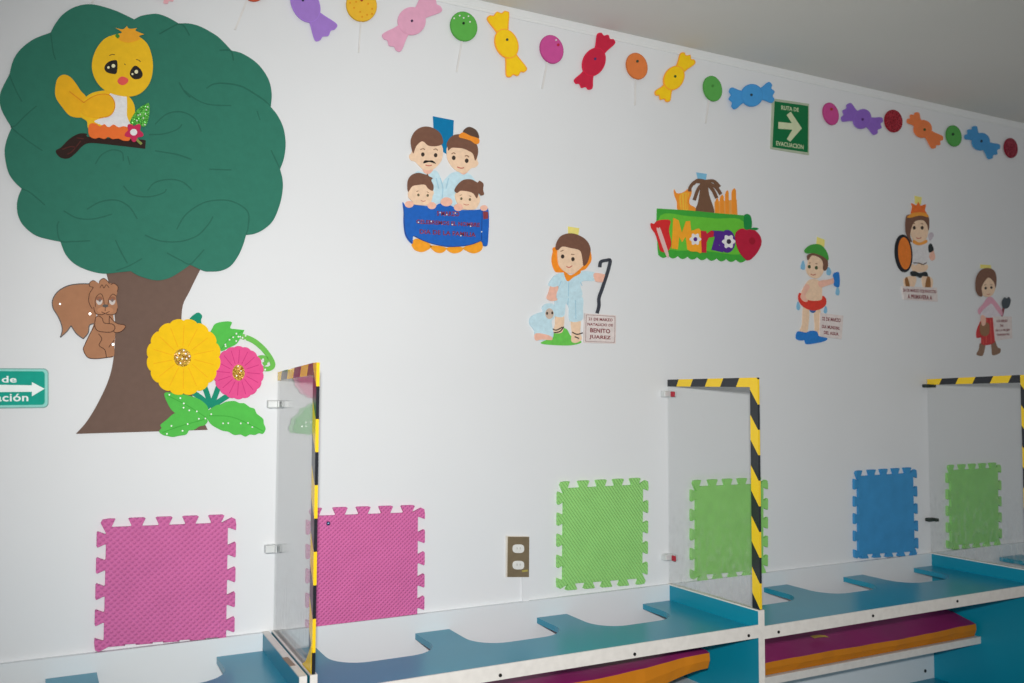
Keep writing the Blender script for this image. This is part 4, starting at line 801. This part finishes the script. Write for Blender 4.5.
c.lines('tunic_hem', [[(168, 432), (205, 434), (225, 442), (248, 430)]], 5, INK, 4.3, 3.9)
c.shape('arm', [(258, 320), (285, 345), (300, 400), (285, 418), (270, 405), (262, 370)], SKP, 3.4); c.shape('armband', [(258, 330), (275, 318), (290, 355), (262, 370)], paper('cloth_dark', (34, 44, 46)), 4.2, 3)
c.shape('feather', [(262, 265), (280, 250), (292, 270), (270, 300)], paper('plume', (200, 190, 200)), 2.5)
hd = c.shape('head', [(155, 200), (150, 250), (175, 300), (210, 312), (245, 290), (258, 240), (255, 190), (205, 165)], SKIN, 5, 2)
c.shape('collar', [(170, 295), (205, 312), (245, 295), (248, 312), (205, 328), (168, 315)], paper('collar_orange', (240, 160, 70)), 5.4, 4)
c.shape('hair', [(125, 160), (150, 145), (205, 150), (255, 155), (262, 200), (258, 240), (248, 205), (225, 180), (180, 185), (160, 215), (148, 270), (160, 305), (145, 300), (122, 245)], HAIR, 5.8, 4, hd)
c.shape('headband', [(130, 160), (160, 138), (205, 132), (245, 140), (256, 162), (205, 152), (150, 165)], paper('band_gold', (240, 160, 60)), 6.4, 4, hd)
face_marks(c, hd, [(173, 224), (220, 224)], 9, [(185, 282), (200, 288), (215, 282)], [[(163, 200), (178, 198)], [(212, 198), (228, 202)]], 5)
sd = c.shape('shield', ell(111, 376, 50, 112, -4), paper('shield_black', (24, 30, 36)), 7, sm=False)
c.shape('shield_face', ell(114, 376, 38, 96, -4), paper('shield_orange', (236, 128, 42)), 7.4, 7, sd, sm=False)
ns = c.shape('notice', [(100, 570), (308, 580), (312, 662), (112, 650)], SIGNP, 6, sm=False)
for tx, q in (('20 DE MARZO EQUINOCCIO', [(105, 584), (302, 594), (304, 616), (106, 606)]), ('A PRIMAVERA A', [(132, 618), (278, 626), (278, 652), (134, 644)])):
    c.text('lettering', tx, q, MAR, 6.4, 6, ns, bold=.03)

# --- woman
F = Frame(965, 260, 6.83, -.0045)
t = thing('woman_picture', 'card cut-out of a girl in pink shawl and red skirt holding a dark flower', 'wall decoration', wbase(F, (170, 655)))
c = Cut(t, F, 0, .0008)
c.shape('tag', [(110, 30), (180, 34), (185, 60), (110, 55)], foam('tag_yellow', (238, 226, 130)), 1.5, sm=False)
for p in ([(108, 570), (140, 575), (135, 620), (120, 655), (85, 645), (100, 610)], [(185, 560), (205, 545), (225, 595), (245, 605), (240, 635), (195, 650), (188, 610)]): c.shape('boot', p, paper('boot_tan', (140, 108, 86)), 3)
sk = c.shape('skirt', [(135, 385), (195, 388), (205, 470), (212, 545), (180, 575), (120, 578), (115, 530), (85, 530), (88, 470)], paper('skirt_red', (196, 50, 52)), 4)
c.lines('skirt_stripe', [[(150, 400), (145, 570)], [(175, 400), (180, 568)], [(120, 540), (130, 575)]], 6, paper('skirt_orange', (214, 84, 72)), 4.2, 3.9, sk)
c.shape('apron', [(105, 430), (140, 425), (165, 440), (165, 500), (135, 520), (105, 500)], paper('bag_brown', (150, 108, 76)), 5, 4)
c.shape('blouse', [(150, 260), (190, 262), (235, 320), (250, 350), (240, 385), (120, 390), (125, 330)], paper('blouse_white', (222, 214, 222)), 4.4)
c.shape('shawl', [(150, 262), (172, 250), (200, 270), (250, 340), (255, 380), (230, 360), (185, 300), (160, 310), (120, 345), (100, 372), (92, 340), (125, 300)], paper('shawl_pink', (226, 166, 186)), 5.2, 3)
c.shape('arm', [(110, 380), (140, 390), (138, 440), (115, 445)], SKP, 5.6, 4)
hd = c.shape('head', [(115, 140), (108, 200), (118, 235), (150, 252), (185, 240), (205, 200), (205, 150), (160, 110)], SKIN, 5.6, 2)
c.shape('hair', [(85, 100), (115, 65), (160, 55), (200, 75), (214, 125), (208, 190), (195, 150), (160, 120), (130, 150), (112, 190), (118, 245), (95, 245), (75, 210), (72, 150)], paper('hair_chestnut', (126, 88, 70)), 6.4, 4, hd)
face_marks(c, hd, [(140, 192), (179, 188)], 8, [(148, 232), (160, 236), (172, 230)], [[(130, 172), (144, 168)], [(172, 168), (186, 170)]], 5.6)
c.lines('flower_stem', [[(252, 385), (260, 355), (266, 320)]], 12, paper('stem_red', (140, 60, 72)), 5, 3)
c.shape('dark_flower', [(258, 325), (252, 285), (270, 255), (285, 262), (300, 252), (312, 275), (300, 320), (275, 332)], paper('flower_slate', (62, 74, 82)), 5.6, 4)
ns = c.shape('notice', [(190, 385), (318, 386), (322, 535), (205, 552)], SIGNP, 6, sm=False)
for tx, q in (('8 DE MARZO', [(215, 408), (288, 406), (288, 424), (215, 426)]), ('DIA', [(238, 440), (262, 440), (262, 456), (238, 457)]), ('DE LA MUJER', [(208, 474), (306, 470), (306, 488), (208, 492)]), ('TRABAJADORA', [(216, 504), (302, 500), (302, 518), (216, 522)])):
    c.text('lettering', tx, q, MAR, 6.4, 6, ns, bold=.03)

for o in scn.objects:
    if 'base' in o: del o['base']

# ================================================================ light and camera
w = bpy.data.worlds.new('World'); scn.world = w; w.use_nodes = True
w.node_tree.nodes['Background'].inputs[0].default_value = (.98, .985, 1, 1); w.node_tree.nodes['Background'].inputs[1].default_value = .33
ld = bpy.data.lights.new('camera_flash', 'SPOT'); ld.energy = 214; ld.shadow_soft_size = .035; ld.spot_size = math.radians(99); ld.spot_blend = 1.0; ld.color = (1, .975, .94)
lo = bpy.data.objects.new('camera_flash', ld); lo.location = CAM + UP * .13 - FW * .02
lo.rotation_euler = ray(575, 455).to_track_quat('-Z', 'Y').to_euler(); C.objects.link(lo)

cd = bpy.data.cameras.new('Camera'); cd.sensor_width = 36; cd.lens = FPX / 1024 * 36; cd.clip_start = .05
co = bpy.data.objects.new('Camera', cd)
co.matrix_world = Matrix(((RX.x, UP.x, -FW.x, CAM.x), (RX.y, UP.y, -FW.y, CAM.y), (RX.z, UP.z, -FW.z, CAM.z), (0, 0, 0, 1)))
cd.dof.use_dof = True; cd.dof.focus_distance = 2.45; cd.dof.aperture_fstop = 4.0
C.objects.link(co); scn.camera = co
vs = scn.view_settings; vs.view_transform = 'Standard'; vs.look = 'None'; vs.gamma = 1; vs.use_curve_mapping = False; vs.exposure = 0
